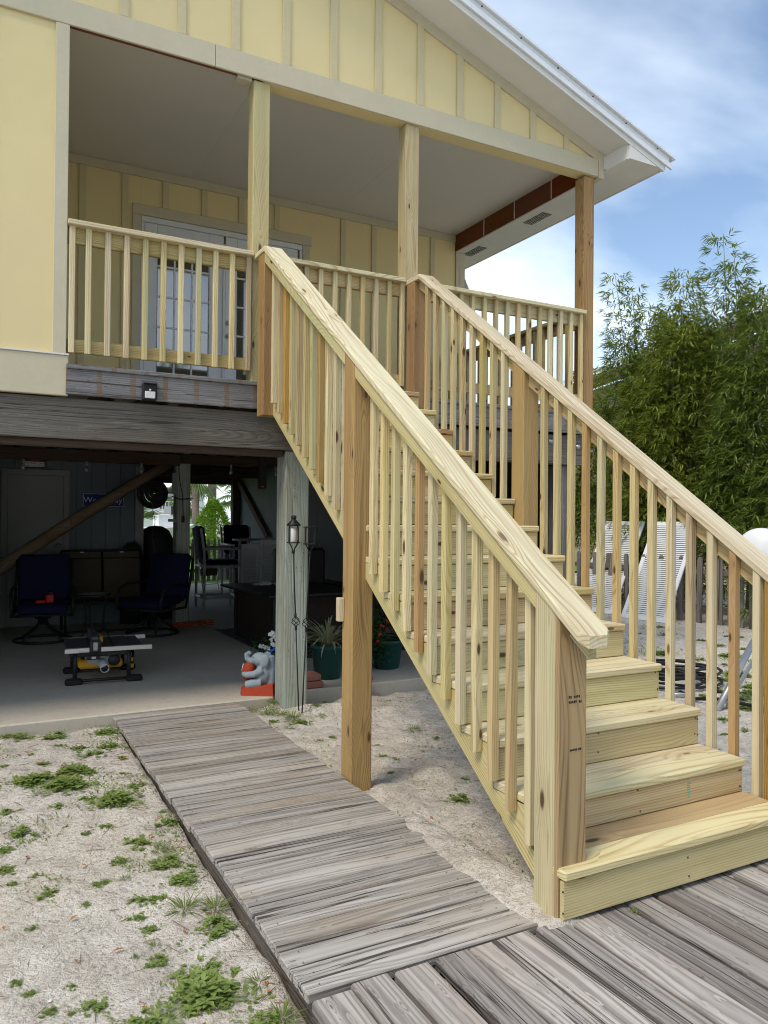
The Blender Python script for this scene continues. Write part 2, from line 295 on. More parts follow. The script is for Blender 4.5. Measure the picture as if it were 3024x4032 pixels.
# sand
t = NT('pale_sand'); c = t.coord((1, 1, 1), False)
n1 = t.noise(c, 0.9, 3); n2 = t.noise(c, 7, 4, 0.6); n3 = t.noise(c, 85, 3, 0.7); n4 = t.noise(c, 38, 4, 0.75)
col = t.mix(t.ramp(n2, [(0.3, 0), (0.7, 1)]), (0.55, 0.495, 0.425), (0.82, 0.77, 0.695))
col = t.mix(t.math('MULTIPLY', t.ramp(n1, [(0.50, 0), (0.68, 1)]), 0.5), col, (0.62, 0.535, 0.40))
col = t.mix(t.math('MULTIPLY', t.ramp(n4, [(0.53, 0), (0.63, 1)]), 0.52), col, (0.29, 0.24, 0.19))
col = t.mix(t.math('MULTIPLY', t.ramp(n3, [(0.57, 0), (0.66, 1)]), 0.55), col, (0.20, 0.165, 0.13))
col = t.mix(t.math('MULTIPLY', t.ramp(n4, [(0.34, 1), (0.45, 0)]), 0.75), col, (0.80, 0.76, 0.70))
col = t.mix(t.math('MULTIPLY', t.ramp(t.noise(c, 1.7, 4, 0.65), [(0.52, 0), (0.70, 1)]), 0.30), col, (0.27, 0.225, 0.18))
t.bump(t.math('ADD', t.math('ADD', n3, t.math('MULTIPLY', n4, 1.8)), t.math('MULTIPLY', t.noise(c, 13, 4, 0.65), 2.6)), 0.75, 0.020)
M['sand'] = t.fin(col, 0.95)
# concrete slab
t = NT('porch_concrete'); c = t.coord((1, 1, 1), False)
n1 = t.noise(c, 0.8, 4, 0.6); n2 = t.noise(c, 26, 3, 0.7); n3 = t.noise(c, 5, 4, 0.6)
col = t.mix(n1, (0.42, 0.38, 0.315), (0.60, 0.555, 0.475)); col = t.mix(t.math('MULTIPLY', t.ramp(n2, [(0.5, 0), (0.75, 1)]), 0.35), col, (0.30, 0.265, 0.22))
col = t.mix(t.math('MULTIPLY', t.ramp(n3, [(0.55, 0), (0.75, 1)]), 0.35), col, (0.33, 0.295, 0.245))
t.bump(n2, 0.2, 0.004); M['concrete'] = t.fin(col, 0.85)
t = NT('lawn_grass'); c = t.coord((1, 1, 1), False)
M['lawn'] = t.fin(t.mix(t.noise(c, 9, 4, 0.7), (0.06, 0.13, 0.02), (0.22, 0.34, 0.06)), 0.95)

# ---------------------------------------------------------------- geometry helpers
WM_ = {}
def reg(o, parent, Mw):
    o.parent = parent
    o.matrix_basis = (WM_[parent.name].inverted() @ Mw) if parent else Mw
    WM_[o.name] = Mw
    return o
def tag(o, label=None, cat=None, group=None, kind=None):
    for k, v in (('label', label), ('category', cat), ('group', group), ('kind', kind)):
        if v: o[k] = v
    return o
def thing(name, label, cat, loc=(0, 0, 0), rz=0.0, group=None):
    o = bpy.data.objects.new(name, None); C.objects.link(o); o.empty_display_size = 0.1
    reg(o, None, Matrix.Translation(Vector(loc)) @ Matrix.Rotation(rz, 4, 'Z'))
    return tag(o, label, cat, group)
def frame(axis, up=(0, 0, 1)):
    x = Vector(axis).normalized(); u = Vector(up)
    if abs(x.dot(u)) > 0.98: u = Vector((0, 1, 0))
    y = u.cross(x).normalized(); z = x.cross(y)
    return Matrix((x, y, z)).transposed().to_4x4()
def mesh(name, vs, fs, mat, smooth=False):
    me = bpy.data.meshes.new(name); me.from_pydata([tuple(v) for v in vs], [], fs); me.materials.append(mat)
    if smooth: me.polygons.foreach_set('use_smooth', [True]*len(me.polygons))
    me.update(); return me
def base(p):
    """frame in which part coordinates are given: the thing's Empty, else the world"""
    while p and p.type != 'EMPTY': p = p.parent
    return WM_[p.name] if p else Matrix.Identity(4)
def link(name, me, parent=None, Mw=None):
    o = bpy.data.objects.new(name, me); C.objects.link(o)
    return reg(o, parent, Mw if Mw is not None else base(parent))
def solid(name, vs, fs, mat, parent=None, axis=(1, 0, 0), smooth=False):
    """world-space verts -> object whose local X follows the grain axis"""
    vs = [Vector(v) for v in vs]; c = sum(vs, Vector())/len(vs)
    F = Matrix.Translation(c) @ frame(axis); Fi = F.inverted()
    return link(name, mesh(name, [Fi @ v for v in vs], fs, mat, smooth), parent, F)
BOXF = [(0, 3, 2, 1), (4, 5, 6, 7), (0, 1, 5, 4), (1, 2, 6, 5), (2, 3, 7, 6), (3, 0, 4, 7)]
def chambox(lx, ly, lz, b):
    """closed box with chamfered edges, centred, 24 verts"""
    hx, hy, hz = lx/2, ly/2, lz/2; b = min(b, hx*0.9, hy*0.9, hz*0.9); vs = []; idx = {}
    for sx in (-1, 1):
        for sy in (-1, 1):
            for sz in (-1, 1):
                for k in range(3):
                    d = [b, b, b]; d[k] = 0
                    idx[(sx, sy, sz, k)] = len(vs); vs.append((sx*(hx-d[0]), sy*(hy-d[1]), sz*(hz-d[2])))
    fs = []
    def q(l, n):
        a = [Vector(vs[i]) for i in l]; nn = (a[1]-a[0]).cross(a[2]-a[0])
        fs.append(tuple(l) if nn.dot(Vector(n)) > 0 else tuple(reversed(l)))
    S = (-1, 1)
    for s in S:
        q([idx[(s, -1, -1, 0)], idx[(s, 1, -1, 0)], idx[(s, 1, 1, 0)], idx[(s, -1, 1, 0)]], (s, 0, 0))
        q([idx[(-1, s, -1, 1)], idx[(1, s, -1, 1)], idx[(1, s, 1, 1)], idx[(-1, s, 1, 1)]], (0, s, 0))
        q([idx[(-1, -1, s, 2)], idx[(1, -1, s, 2)], idx[(1, 1, s, 2)], idx[(-1, 1, s, 2)]], (0, 0, s))
    for a in S:
        for c in S:
            q([idx[(-1, a, c, 1)], idx[(1, a, c, 1)], idx[(1, a, c, 2)], idx[(-1, a, c, 2)]], (0, a, c))
            q([idx[(a, -1, c, 0)], idx[(a, 1, c, 0)], idx[(a, 1, c, 2)], idx[(a, -1, c, 2)]], (a, 0, c))
            q([idx[(a, c, -1, 0)], idx[(a, c, 1, 0)], idx[(a, c, 1, 1)], idx[(a, c, -1, 1)]], (a, c, 0))
            for e in S: q([idx[(a, c, e, 0)], idx[(a, c, e, 1)], idx[(a, c, e, 2)]], (a, c, e))
    return vs, fs
MC = {}
def boxmesh(name, dims, mat, b=0.004):
    k = (name, tuple(round(d, 3) for d in dims), mat.name, b)
    if k not in MC: MC[k] = mesh(name, *chambox(*dims, b), mat)
    return MC[k]
def box(name, lo, hi, mat, parent=None, axis='x', b=0.004):
    """axis-aligned box lo..hi in the parent's frame; grain along axis"""
    lo, hi = Vector(lo), Vector(hi); d = hi-lo; c = (lo+hi)/2
    P = base(parent)
    if axis == 'x': F, dims = Matrix.Identity(4), (d.x, d.y, d.z)
    elif axis == 'y': F, dims = frame((0, 1, 0)), (d.y, d.x, d.z)
    else: F, dims = frame((0, 0, 1)), None
    if dims is None:
        Fi = F.inverted(); e = Fi @ d; dims = (abs(e.x), abs(e.y), abs(e.z))
    return link(name, boxmesh(name, dims, mat, b), parent, P @ Matrix.Translation(c) @ F)
def beam(name, p0, p1, w, t, mat, parent=None, up=(0, 0, 1), b=0.004):
    """plank from p0 to p1 (centre line, parent frame); w across, t along up"""
    p0, p1 = Vector(p0), Vector(p1); P = base(parent)
    F = Matrix.Translation((p0+p1)/2) @ frame(p1-p0, up)
    return link(name, boxmesh(name, ((p1-p0).length, w, t), mat, b), parent, P @ F)
def tubedata(path, rad, n=8, caps=True):
    path = [Vector(p) for p in path]; vs, fs = [], []
    rads = rad if isinstance(rad, (list, tuple)) else [rad]*len(path); prev = None
    for i, p in enumerate(path):
        d = (path[min(i+1, len(path)-1)]-path[max(i-1, 0)]).normalized()
        if prev is None: a = d.orthogonal().normalized()
        else:
            a = prev - d*prev.dot(d); a = a.normalized() if a.length > 1e-6 else d.orthogonal().normalized()
        prev = a; bq = d.cross(a)
        for k in range(n):
            an = 2*math.pi*k/n; vs.append(p + (a*math.cos(an)+bq*math.sin(an))*rads[i])
    for i in range(len(path)-1):
        for k in range(n):
            k2 = (k+1) % n; fs.append((i*n+k, i*n+k2, (i+1)*n+k2, (i+1)*n+k))
    if caps: fs.append(tuple(reversed(range(n)))); fs.append(tuple(range((len(path)-1)*n, len(path)*n)))
    return vs, fs
def tube(name, path, rad, mat, parent=None, n=8, smooth=True):
    return link(name, mesh(name, *tubedata(path, rad, n), mat, smooth), parent)
def lathedata(prof, n=24, cx=0, cy=0):
    vs, fs = [], []
    for r, z in prof:
        for k in range(n):
            a = 2*math.pi*k/n; vs.append((cx+r*math.cos(a), cy+r*math.sin(a), z))
    for i in range(len(prof)-1):
        for k in range(n):
            k2 = (k+1) % n; fs.append((i*n+k, i*n+k2, (i+1)*n+k2, (i+1)*n+k))
    fs.append(tuple(reversed(range(n)))); fs.append(tuple(range((len(prof)-1)*n, len(prof)*n)))
    return vs, fs
def lathe(name, prof, mat, parent=None, n=24, at=(0, 0, 0), smooth=True):
    P = base(parent)
    return link(name, mesh(name, *lathedata(prof, n), mat, smooth), parent, P @ Matrix.Translation(Vector(at)))
def ring(name, c, rad, r, mat, parent=None, n=32, m=8, axis='z'):
    pts = []
    for k in range(n+1):
        a = 2*math.pi*k/n
        pts.append(Vector(c) + (Vector((math.cos(a), math.sin(a), 0)) if axis == 'z' else Vector((math.cos(a), 0, math.sin(a))))*rad)
    return tube(name, pts, r, mat, parent, m)
def prism_x(name, poly, x0, x1, mat, parent=None, axis=(0, 1, 0)):
    """polygon in the Y-Z plane extruded from x0 to x1"""
    n = len(poly); vs = [(x0, y, z) for y, z in poly]+[(x1, y, z) for y, z in poly]
    fs = [tuple(range(n)), tuple(reversed(range(n, 2*n)))]+[(i, i+n, (i+1) % n+n, (i+1) % n) for i in range(n)]
    a = sum(poly[i][0]*poly[(i+1) % n][1]-poly[(i+1) % n][0]*poly[i][1] for i in range(n))
    if a > 0: fs = [tuple(reversed(f)) for f in fs]
    return solid(name, vs, fs, mat, parent, axis)
def text(name, s, size, mat, parent, Mw, ext=0.0012, align='CENTER', sx=1.0):
    cu = bpy.data.curves.new(name, 'FONT'); cu.body = s; cu.size = size; cu.extrude = ext; cu.align_x = align; cu.align_y = 'CENTER'; cu.resolution_u = 2
    o = bpy.data.objects.new(name+'_tmp', cu); C.objects.link(o); dg = bpy.context.evaluated_depsgraph_get()
    me = bpy.data.meshes.new_from_object(o.evaluated_get(dg)); bpy.data.objects.remove(o); bpy.data.curves.remove(cu)
    me.materials.clear(); me.materials.append(mat)
    if sx != 1.0: me.transform(Matrix.Diagonal((sx, 1, 1, 1)))
    return link(name, me, parent, Mw)
FACE_NEG_Y = Matrix.Rotation(R(90), 4, 'X')        # text plane facing -Y
def copy_tree(o, Mw, label=None):
    """a thing, its parts and their sub-parts"""
    def rec(src, parent, Mnew):
        c = src.copy(); C.objects.link(c); c.parent = None; reg(c, parent, Mnew)
        for ch in [q for q in C.objects if q.parent == src]:
            rec(ch, c, Mnew @ (WM_[src.name].inverted() @ WM_[ch.name]))
        return c
    n = rec(o, None, Mw)
    if label: n['label'] = label
    return n
# ================================================================ ground
def smooth(a, b, x):
    k = max(0.0, min(1.0, (x-a)/(b-a))); return k*k*(3-2*k)
def H(x, y):
    left = -0.055-0.05*smooth(3.8, 0.8, y)
    right = -0.015-0.075*smooth(0.5, 1.9, y)+0.045*smooth(3.0, 4.1, y)
    right += 0.035*math.exp(-((x+1.38)/0.10)**2)*smooth(1.9, 1.0, y)
    k = smooth(-1.75, -1.55, x); h = left*(1-k)+right*k
    h = h*(1-smooth(0.6, 1.6, x)) + smooth(0.6, 1.6, x)*(-0.055)
    if y < 0.25 and x > -2.5: h = min(h, -0.07)+(-0.03)
    if -2.40 < x < -1.50 and y < 4.3: h = -0.16
    if y > 4.25 and -6.6 < x < 2.3: h = -0.16
    if y < 1.6 and y > 0.33 and -1.58 < x < -1.30: h = max(h, -0.02+0.036*smooth(-1.56+0.06*smooth(0.6, 1.6, y), -1.47+0.06*smooth(0.6, 1.6, y), x)*smooth(1.6, 1.0, y))
    if abs(x) < 9 and -3 < y < 12:
        h += 0.018*(noise.noise((x*2.1, y*2.1, 0))) + 0.015*noise.noise((x*6.3, y*6.3, 4)) + 0.006*noise.noise((x*17, y*17, 9)) + 0.004*noise.noise((x*34, y*34, 2))
        if x > -1.45 and y > 0.4 and x < 0.5: h += 0.034*noise.noise((x*4.0, y*4.0, 7)) + 0.020*noise.noise((x*9, y*9, 3))
    return h
def axis_pts(lo, hi, step, far):
    a = [lo+i*step for i in range(int((hi-lo)/step)+1)]
    d = step; p = lo; pre = []
    while p > -far: d *= 1.45; p -= d; pre.append(p)
    d = step; q = a[-1]; post = []
    while q < far: d *= 1.45; q += d; post.append(q)
    return pre[::-1]+a+post
gx = axis_pts(-4.3, 7.4, 0.034, 260); gy = axis_pts(-0.4, 5.6, 0.034, 260)
vs = [(x, y, H(x, y)) for y in gy for x in gx]; nx = len(gx)
fs = [(j*nx+i, j*nx+i+1, (j+1)*nx+i+1, (j+1)*nx+i) for j in range(len(gy)-1) for i in range(nx-1)]
ground = tag(link('sand_ground', mesh('sand_ground', vs, fs, M['sand'], True)), kind='structure', label='pale sandy yard with bare patches around the stairs')
# lawn behind the house
vs = [(x, y, 0.0+0.02*noise.noise((x*0.5, y*0.5, 1))) for y in (16.1, 20, 26, 34, 60) for x in (-30, -8, -2, 2, 6, 12, 40)]
fs = [(j*7+i, j*7+i+1, (j+1)*7+i+1, (j+1)*7+i) for j in range(4) for i in range(6)]
tag(link('back_lawn', mesh('back_lawn', vs, fs, M['lawn'])), kind='structure', label='green lawn behind the house')
# concrete slab under the house, notched round the big post
slab_poly = [(-6.5, 4.33), (-1.11, 4.33), (-1.11, 4.33), (-1.11, 4.42), (-0.86, 4.44), (2.25, 4.47), (2.25, 16.0), (-6.5, 16.0)]
vs = [(x, y, -0.30) for x, y in slab_poly]+[(x, y, 0.002) for x, y in slab_poly]+[(x+(0.012 if x < -5 else 0), y+(0.012 if y < 10 else -0.012), 0.012) for x, y in slab_poly]
n = len(slab_poly); fs = [tuple(range(2*n, 3*n))]+[(i+a*n, (i+1) % n+a*n, (i+1) % n+(a+1)*n, i+(a+1)*n) for a in (0, 1) for i in range(n)]
tag(link('concrete_slab', mesh('concrete_slab', vs, fs, M['concrete'])), kind='structure', label='bare concrete slab under the raised house')

# ================================================================ boardwalk and platform
bw = link('boardwalk', mesh('boardwalk', *chambox(1, 1, 1, 0.01), M['grey_wood_dark'])); bw.data.transform(Matrix.Translation((-2.33, 2.32, -0.10)) @ Matrix.Diagonal((0.045, 3.96, 0.12, 1)))
tag(bw, kind='structure', label='weathered grey plank boardwalk leading to the slab')
for x in (-1.94, -1.55): box('joist', (x-0.022, 0.34, -0.16), (x+0.022, 4.30, -0.04), M['grey_wood_dark'], bw, 'y')
box('joist', (-2.395, 0.34, -0.17), (-2.356, 4.30, -0.032), M['grey_wood_dark'], bw, 'y')
nb = 28; y0, y1 = 0.335, 4.31; step = (y1-y0)/nb
for i in range(nb):
    ya = y0+i*step; w = step-random.uniform(0.002, 0.007); l = -2.43+random.uniform(-0.005, 0.005); r = -1.425+random.uniform(-0.008, 0.008)
    tilt = random.uniform(-0.004, 0.004); zc = -0.018+random.uniform(-0.003, 0.003)
    F = Matrix.Translation(((l+r)/2, ya+w/2, zc)) @ Matrix.Rotation(random.uniform(-0.004, 0.004), 4, 'Z') @ Matrix.Rotation(random.uniform(-0.012, 0.012), 4, 'X') @ Matrix.Rotation(tilt, 4, 'Y')
    link('plank', mesh('plank', *chambox(r-l, w, 0.036, 0.004), M['grey_wood']), bw, F)
pf = link('platform', mesh('platform', *chambox(1, 1, 1, 0.01), M['grey_wood_dark'])); pf.data.transform(Matrix.Translation((-0.3, -0.05, -0.10)) @ Matrix.Diagonal((4.1, 0.045, 0.11, 1)))
tag(pf, kind='structure', label='rough grey plank platform at the foot of the stairs')
for y in (0.25, -0.55, -1.05): box('joist', (-2.40, y-0.022, -0.155), (1.7, y+0.022, -0.045), M['grey_wood_dark'], pf)
x = -2.445; k = 0
while x < 1.75:
    w = 0.142+random.uniform(-0.006, 0.006); skew = 0.012*math.sin(k*1.7)+(-0.05 if x < -1.8 else 0.03)*0.25
    ye = 0.322 if x > -2.3 else 0.30
    F = Matrix.Translation((x+w/2+skew*0.3, (ye-1.6)/2+random.uniform(-0.004, 0.004), -0.020+random.uniform(-0.004, 0.005))) @ Matrix.Rotation(-R(90)+skew, 4, 'Z') @ Matrix.Rotation(random.uniform(-0.02, 0.02), 4, 'X')
    link('plank', mesh('plank', *chambox(ye+1.6, w, 0.04, 0.008), M['grey_wood_dark']), pf, F)
    x += w+random.uniform(0.010, 0.020); k += 1

nail = mesh('nail_head', *lathedata([(0.0001, 0), (0.0028, 0.0004), (0.0028, 0.001), (0.0001, 0.0014)], 8), M['dark_grey'])
for i in range(nb):
    for x in (-2.375, -1.55):
        for dy in (0.035, 0.105): link('nail_head', nail, bw, Matrix.Translation((x+random.uniform(-0.008, 0.008), y0+i*step+dy, 0.0005+random.uniform(0, 0.0015))))
# ================================================================ the house
house = thing('raised_house', 'yellow board and batten raised house with a porch and gable roof', 'house', (-2.0, 4.05, 0))
def hbox(name, lo, hi, mat, axis='x', b=0.004, parent=None):
    o = Vector((-2.0, 4.05, 0)); return box(name, Vector(lo)-o, Vector(hi)-o, mat, parent or house, axis, b)
YF = 4.05; RS = 0.3467; RX, RZ = 2.366, 5.398
def rz_at(x): return RZ + RS*(RX-x) if x > -2.0 else RZ+RS*(RX+2.0) - RS*(-2.0-x)
XL = -6.37
# gable siding (sheet behind the battens), left wall, back wall
def sheet(name, pts, th, mat, axis=(0, 0, 1)):
    n = len(pts); vs = [Vector(p) for p in pts]; nn = (vs[1]-vs[0]).cross(vs[2]-vs[0]).normalized(); vs += [v-nn*th for v in vs]
    fs = [tuple(range(n)), tuple(reversed(range(n, 2*n)))]+[(i, i+n, (i+1) % n+n, (i+1) % n) for i in range(n)]
    return solid(name, vs, fs, mat, house, axis)
bat_x = [-2.0205+0.4335*i for i in range(-10, 11)]
edges = [XL]+[b for b in bat_x if XL+0.1 < b < 2.3]+[2.33]
for a, b_ in zip(edges[:-1], edges[1:]):
    pts = [(a+0.0015, YF, 5.24), (b_-0.0015, YF, 5.24), (b_-0.0015, YF, rz_at(b_))]
    if a < -2.0 < b_: pts.append((-2.0, YF, rz_at(-2.0)))
    pts.append((a+0.0015, YF, rz_at(a)))
    sheet('siding_panel', pts, 0.02, M['siding'])
for bx in bat_x:
    if XL+0.1 < bx < 2.25:
        zt = rz_at(bx)-0.09
        if zt > 5.36: hbox('batten', (bx-0.034, YF-0.019, 5.335), (bx+0.034, YF-0.001, zt), M['batten'], 'z', 0.002)
for bx in [-2.925-0.4335*i for i in range(0, 8)]:
    lo = max(XL, bx-0.4335)
    if bx > XL: sheet('siding_panel', [(lo+0.0015, YF, 2.735), (bx+(0.06 if bx > -2.93 else -0.0015), YF, 2.735), (bx+(0.06 if bx > -2.93 else -0.0015), YF, 5.2), (lo+0.0015, YF, 5.2)], 0.02, M['siding'])
    if bx < -2.93: hbox('batten', (bx-0.034, YF-0.019, 2.75), (bx+0.034, YF-0.001, 5.145), M['batten'], 'z', 0.002)
hbox('corner_trim', (-2.925, YF-0.022, 2.742), (-2.832, YF+0.02, 5.148), M['trim'], 'z')
hbox('side_wall', (-2.86, YF+0.021, 2.68), (-2.836, 6.69, 5.40), M['siding'], 'z')
hbox('belly_band', (XL, YF-0.024, 2.435), (-2.815, YF+0.03, 2.728), M['trim'], 'x')
hbox('flashing_strip', (XL, YF-0.032, 2.729), (-2.812, YF-0.002, 2.741), M['white'], 'x', 0.001)
# long fascia beam over the porch opening, in two lengths, with its underside
hbox('porch_header', (XL, YF-0.024, 5.150), (-1.755, YF-0.002, 5.333), M['trim'])
hbox('porch_header', (-1.752, YF-0.0245, 5.150), (2.30, YF-0.002, 5.333), M['trim'])
hbox('header_end_block', (2.303, YF-0.032, 5.135), (2.372, YF+0.10, 5.405), M['trim'], 'z')
hbox('header_underside', (-1.35, YF+0.0, 5.152), (2.30, YF+0.14, 5.236), M['siding'])
hbox('header_back', (-1.35, YF+0.0225, 5.238), (2.279, YF+0.14, 5.40), M['siding'])
hbox('header_beam', (-2.83, YF+0.0225, 5.165), (-1.352, YF+0.055, 5.39), M['red_wood'])
hbox('shim_block', (-1.56, YF+0.01, 5.135), (-1.44, YF+0.10, 5.171), M['trim'])
# rake trim on the wall
def rake(name, xa, xb, y0, y1, dz0, dz1, mat):
    poly = [(xa, rz_at(xa)+dz0), (xb, rz_at(xb)+dz0), (xb, rz_at(xb)+dz1), (xa, rz_at(xa)+dz1)]
    vs = [(x, y0, z) for x, z in poly]+[(x, y1, z) for x, z in poly]
    return solid(name, vs, [(0, 1, 2, 3), (7, 6, 5, 4), (0, 4, 5, 1), (1, 5, 6, 2), (2, 6, 7, 3), (3, 7, 4, 0)], mat, house, (xb-xa, 0, poly[1][1]-poly[0][1]))
rake('rake_trim', -2.0, 2.36, YF-0.022, YF-0.001, -0.105, 0.0, M['trim'])
rake('rake_trim', XL, -2.0, YF-0.022, YF-0.001, -0.105, 0.0, M['trim'])
YO = 3.70
rake('rake_soffit', -2.0, 2.42, YO+0.02, YF+0.02, 0.0, 0.012, M['white'])
rake('rake_soffit', -6.4, -2.0, YO+0.02, YF+0.02, 0.0, 0.012, M['white'])
roof = rake('roof_deck', -2.0, 2.95, YO-0.02, 16.3, 0.118, 0.160, M['metal_white'])
rake('roof_deck', -6.95, -2.0, YO-0.02, 16.3, 0.118, 0.160, M['metal_white'])
rake('rake_fascia', -2.0, 2.90, YO-0.005, YO+0.018, -0.008, 0.085, M['white'])
rake('drip_edge', -2.0, 2.99, YO-0.030, YO-0.008, 0.052, 0.106, M['metal_white'])
rake('roof_edge_rib', -2.0, 3.02, YO-0.05, YO+0.12, 0.1615, 0.185, M['metal_white'])
rake('rake_fascia', -6.9, -2.0, YO-0.005, YO+0.018, -0.008, 0.085, M['white'])
for i in range(9):
    x = 2.75-0.44*i; z = rz_at(x)+0.118
    lathe('roof_screw', [(0.0001, 0), (0.009, 0.002), (0.009, 0.010), (0.0001, 0.012)], M['dark_grey'], house, 8, (x+2.0, YO-0.052-4.05, z))
# boxed eave on the right
hbox('eave_soffit', (2.398, YO+0.019, 5.232), (2.90, 16.2, 5.244), M['white'], 'y', 0.001)
ez = rz_at(2.41)-0.012
prf = [(2.41, 5.2325), (2.805, 5.2325), (2.41, ez)]
vs = [(x, YO-0.0035, z) for x, z in prf]+[(x, YO+0.0175, z) for x, z in prf]
solid('eave_box_end', vs, [(0, 1, 2), (5, 4, 3), (0, 3, 4, 1), (1, 4, 5, 2), (2, 5, 3, 0)], M['white'], house)
hbox('eave_box_side', (2.400, YO+0.019, 5.2445), (2.411, YF-0.034, 5.385), M['white'], 'y', 0.001)
hbox('eave_fascia', (2.901, YO-0.004, 5.225), (2.922, 16.2, 5.345), M['white'], 'y')
hbox('eave_filler', (2.374, YF-0.033, 5.2455), (2.41, 16.2, 5.385), M['white'], 'y', 0.001)
for yc in (5.39, 6.71):
    for k in range(3):
        v = hbox('soffit_vent', (2.485, yc-0.19+k*0.132, 5.226), (2.675, yc-0.075+k*0.132, 5.2315), M['dark_grey'], 'y', 0.001)
        for j in range(6): hbox('vent_louvre', (2.49+j*0.031, yc-0.186+k*0.132, 5.2235), (2.497+j*0.031, yc-0.079+k*0.132, 5.2258), M['white'], 'x', 0.0008, v)
# porch ceiling, red beam, back wall and its boards
ZC = 5.383; YB = 6.70
for a, b_ in ((-2.835, -1.2605), (-1.2595, 0.5315), (0.5325, 2.28)): hbox('ceiling_panel', (a, YF+0.056 if b_ < -1 else YF+0.141, ZC), (b_, YB, ZC+0.02), M['ceiling'], 'x', 0.001)
for a, b_ in ((YF+0.14, 4.735), (4.747, 5.405), (5.417, 6.03), (6.042, YB)): hbox('rim_beam', (2.28, a, 5.170), (2.372, b_, ZC+0.01), M['red_wood'], 'y', 0.002)
for y in (4.735, 5.405, 6.03): hbox('beam_joint_filler', (2.274, y+0.001, 5.175), (2.366, y+0.011, ZC-0.004), M['white'], 'z', 0.001)
hbox('beam_underside_trim', (2.288, YF+0.145, 5.155), (2.411, 16.2, 5.1695), M['white'], 'y', 0.002)
hbox('beam_outer_trim', (2.3985, YF+0.145, 5.170), (2.411, 16.2, 5.2315), M['white'], 'y', 0.002)
XD0, XD1 = -1.822, 0.072
hbox('back_wall', (-2.835, YB+0.001, 2.68), (XD0, YB+0.03, ZC), M['siding'], 'z', 0.001)
hbox('back_wall', (XD1, YB+0.001, 2.68), (2.28, YB+0.03, ZC), M['siding'], 'z', 0.001)
hbox('back_wall', (XD0, YB+0.001, 4.866), (XD1, YB+0.03, ZC), M['siding'], 'z', 0.001)
hbox('wall_top_trim', (-2.835, YB-0.02, 5.285), (2.278, YB, ZC-0.001), M['trim'])
hbox('wall_corner_trim', (2.285, YB-0.02, 2.66), (2.42, YB+0.08, 5.154), M['trim'], 'z')
hbox('wall_corner_trim', (2.345, YB-0.024, 2.66), (2.425, YB-0.0205, 5.15), M['trim'], 'z', 0.001)
hbox('door_head_trim', (XD0-0.095, YB-0.022, 4.868), (XD1+0.118, YB-0.001, 4.982), M['trim'])
for x in (XD0-0.095, XD1+0.003): hbox('door_side_trim', (x, YB-0.021, 2.68), (x+0.092, YB-0.001, 4.867), M['trim'], 'z')
for bx in [-2.431+0.4348*i for i in range(11)]:
    z0 = 4.985 if XD0-0.13 < bx < XD1+0.13 else 2.68
    if abs(bx-XD0+0.05) > 0.1 and abs(bx-XD1-0.05) > 0.1: hbox('batten', (bx-0.033, YB-0.018, z0), (bx+0.033, YB-0.001, 5.283), M['batten'], 'z', 0.002)
# french doors
hbox('door_frame', (XD0, YB-0.014, 4.80), (XD1, YB+0.02, 4.864), M['door_white'])
hbox('door_frame', (XD0, YB-0.014, 2.67), (XD0+0.035, YB+0.02, 4.798), M['door_white'], 'z')
hbox('door_frame', (XD1-0.035, YB-0.014, 2.67), (XD1, YB+0.02, 4.798), M['door_white'], 'z')
for x0 in (XD0+0.038, -0.875):
    x1 = x0+0.886; d = hbox('french_door', (x0, YB+0.012, 2.675), (x1, YB+0.022, 4.795), M['door_white'], 'z', 0.001)
    gx0, gx1, gz0, gz1 = x0+0.135, x1-0.165, 2.99, 4.675
    for a, b_ in (((x0, 2.675), (gx0, 4.795)), ((gx1, 2.675), (x1, 4.795))): hbox('stile', (a[0], YB-0.012, a[1]), (b_[0], YB+0.0115, b_[1]), M['door_white'], 'z', 0.003, d)
    hbox('rail', (gx0+0.001, YB-0.012, gz1), (gx1-0.001, YB+0.0115, 4.795), M['door_white'], 'x', 0.003, d)
    hbox('rail', (gx0+0.001, YB-0.012, 2.675), (gx1-0.001, YB+0.0115, gz0), M['door_white'], 'x', 0.003, d)
    cw, rh = (gx1-gx0)/3, (gz1-gz0)/5
    for i in range(3):
        for j in range(5):
            hbox('pane', (gx0+i*cw+0.01, YB+0.0, gz0+j*rh+0.01), (gx0+(i+1)*cw-0.01, YB+0.006, gz0+(j+1)*rh-0.01), M['pane'], 'x', 0.0008, d)
    for i in (1, 2): hbox('muntin', (gx0+i*cw-0.011, YB-0.008, gz0), (gx0+i*cw+0.011, YB+0.010, gz1), M['door_white'], 'z', 0.003, d)
    for j in range(1, 5): hbox('muntin', (gx0, YB-0.0075, gz0+j*rh-0.011), (gx1, YB+0.0095, gz0+j*rh+0.011), M['door_white'], 'x', 0.003, d)
hbox('astragal', (-0.908, YB-0.03, 2.68), (-0.880, YB-0.0125, 4.70), M['door_white'], 'z')
for z in (3.65, 3.80): lathe('door_knob', [(0.0001, 0), (0.028, 0.004), (0.030, 0.02), (0.018, 0.035), (0.0001, 0.04)], M['alu'], house, 14, (1.16, YB-0.018-4.05, z)).matrix_basis @= Matrix.Rotation(R(90), 4, 'X')
# porch posts
for xa, xb in ((-1.425, -1.284), (0.008, 0.150), (2.134, 2.274)):
    hbox('porch_post', (xa, YF+0.002 if xa > 2 else YF+0.004, 2.45 if xa > 2 else 2.668), (xb, YF+0.142, 5.1505 if xa < 2 else 5.134), M['pine_porch'] if xa < 2 else M['pine_post'], 'z', 0.006)
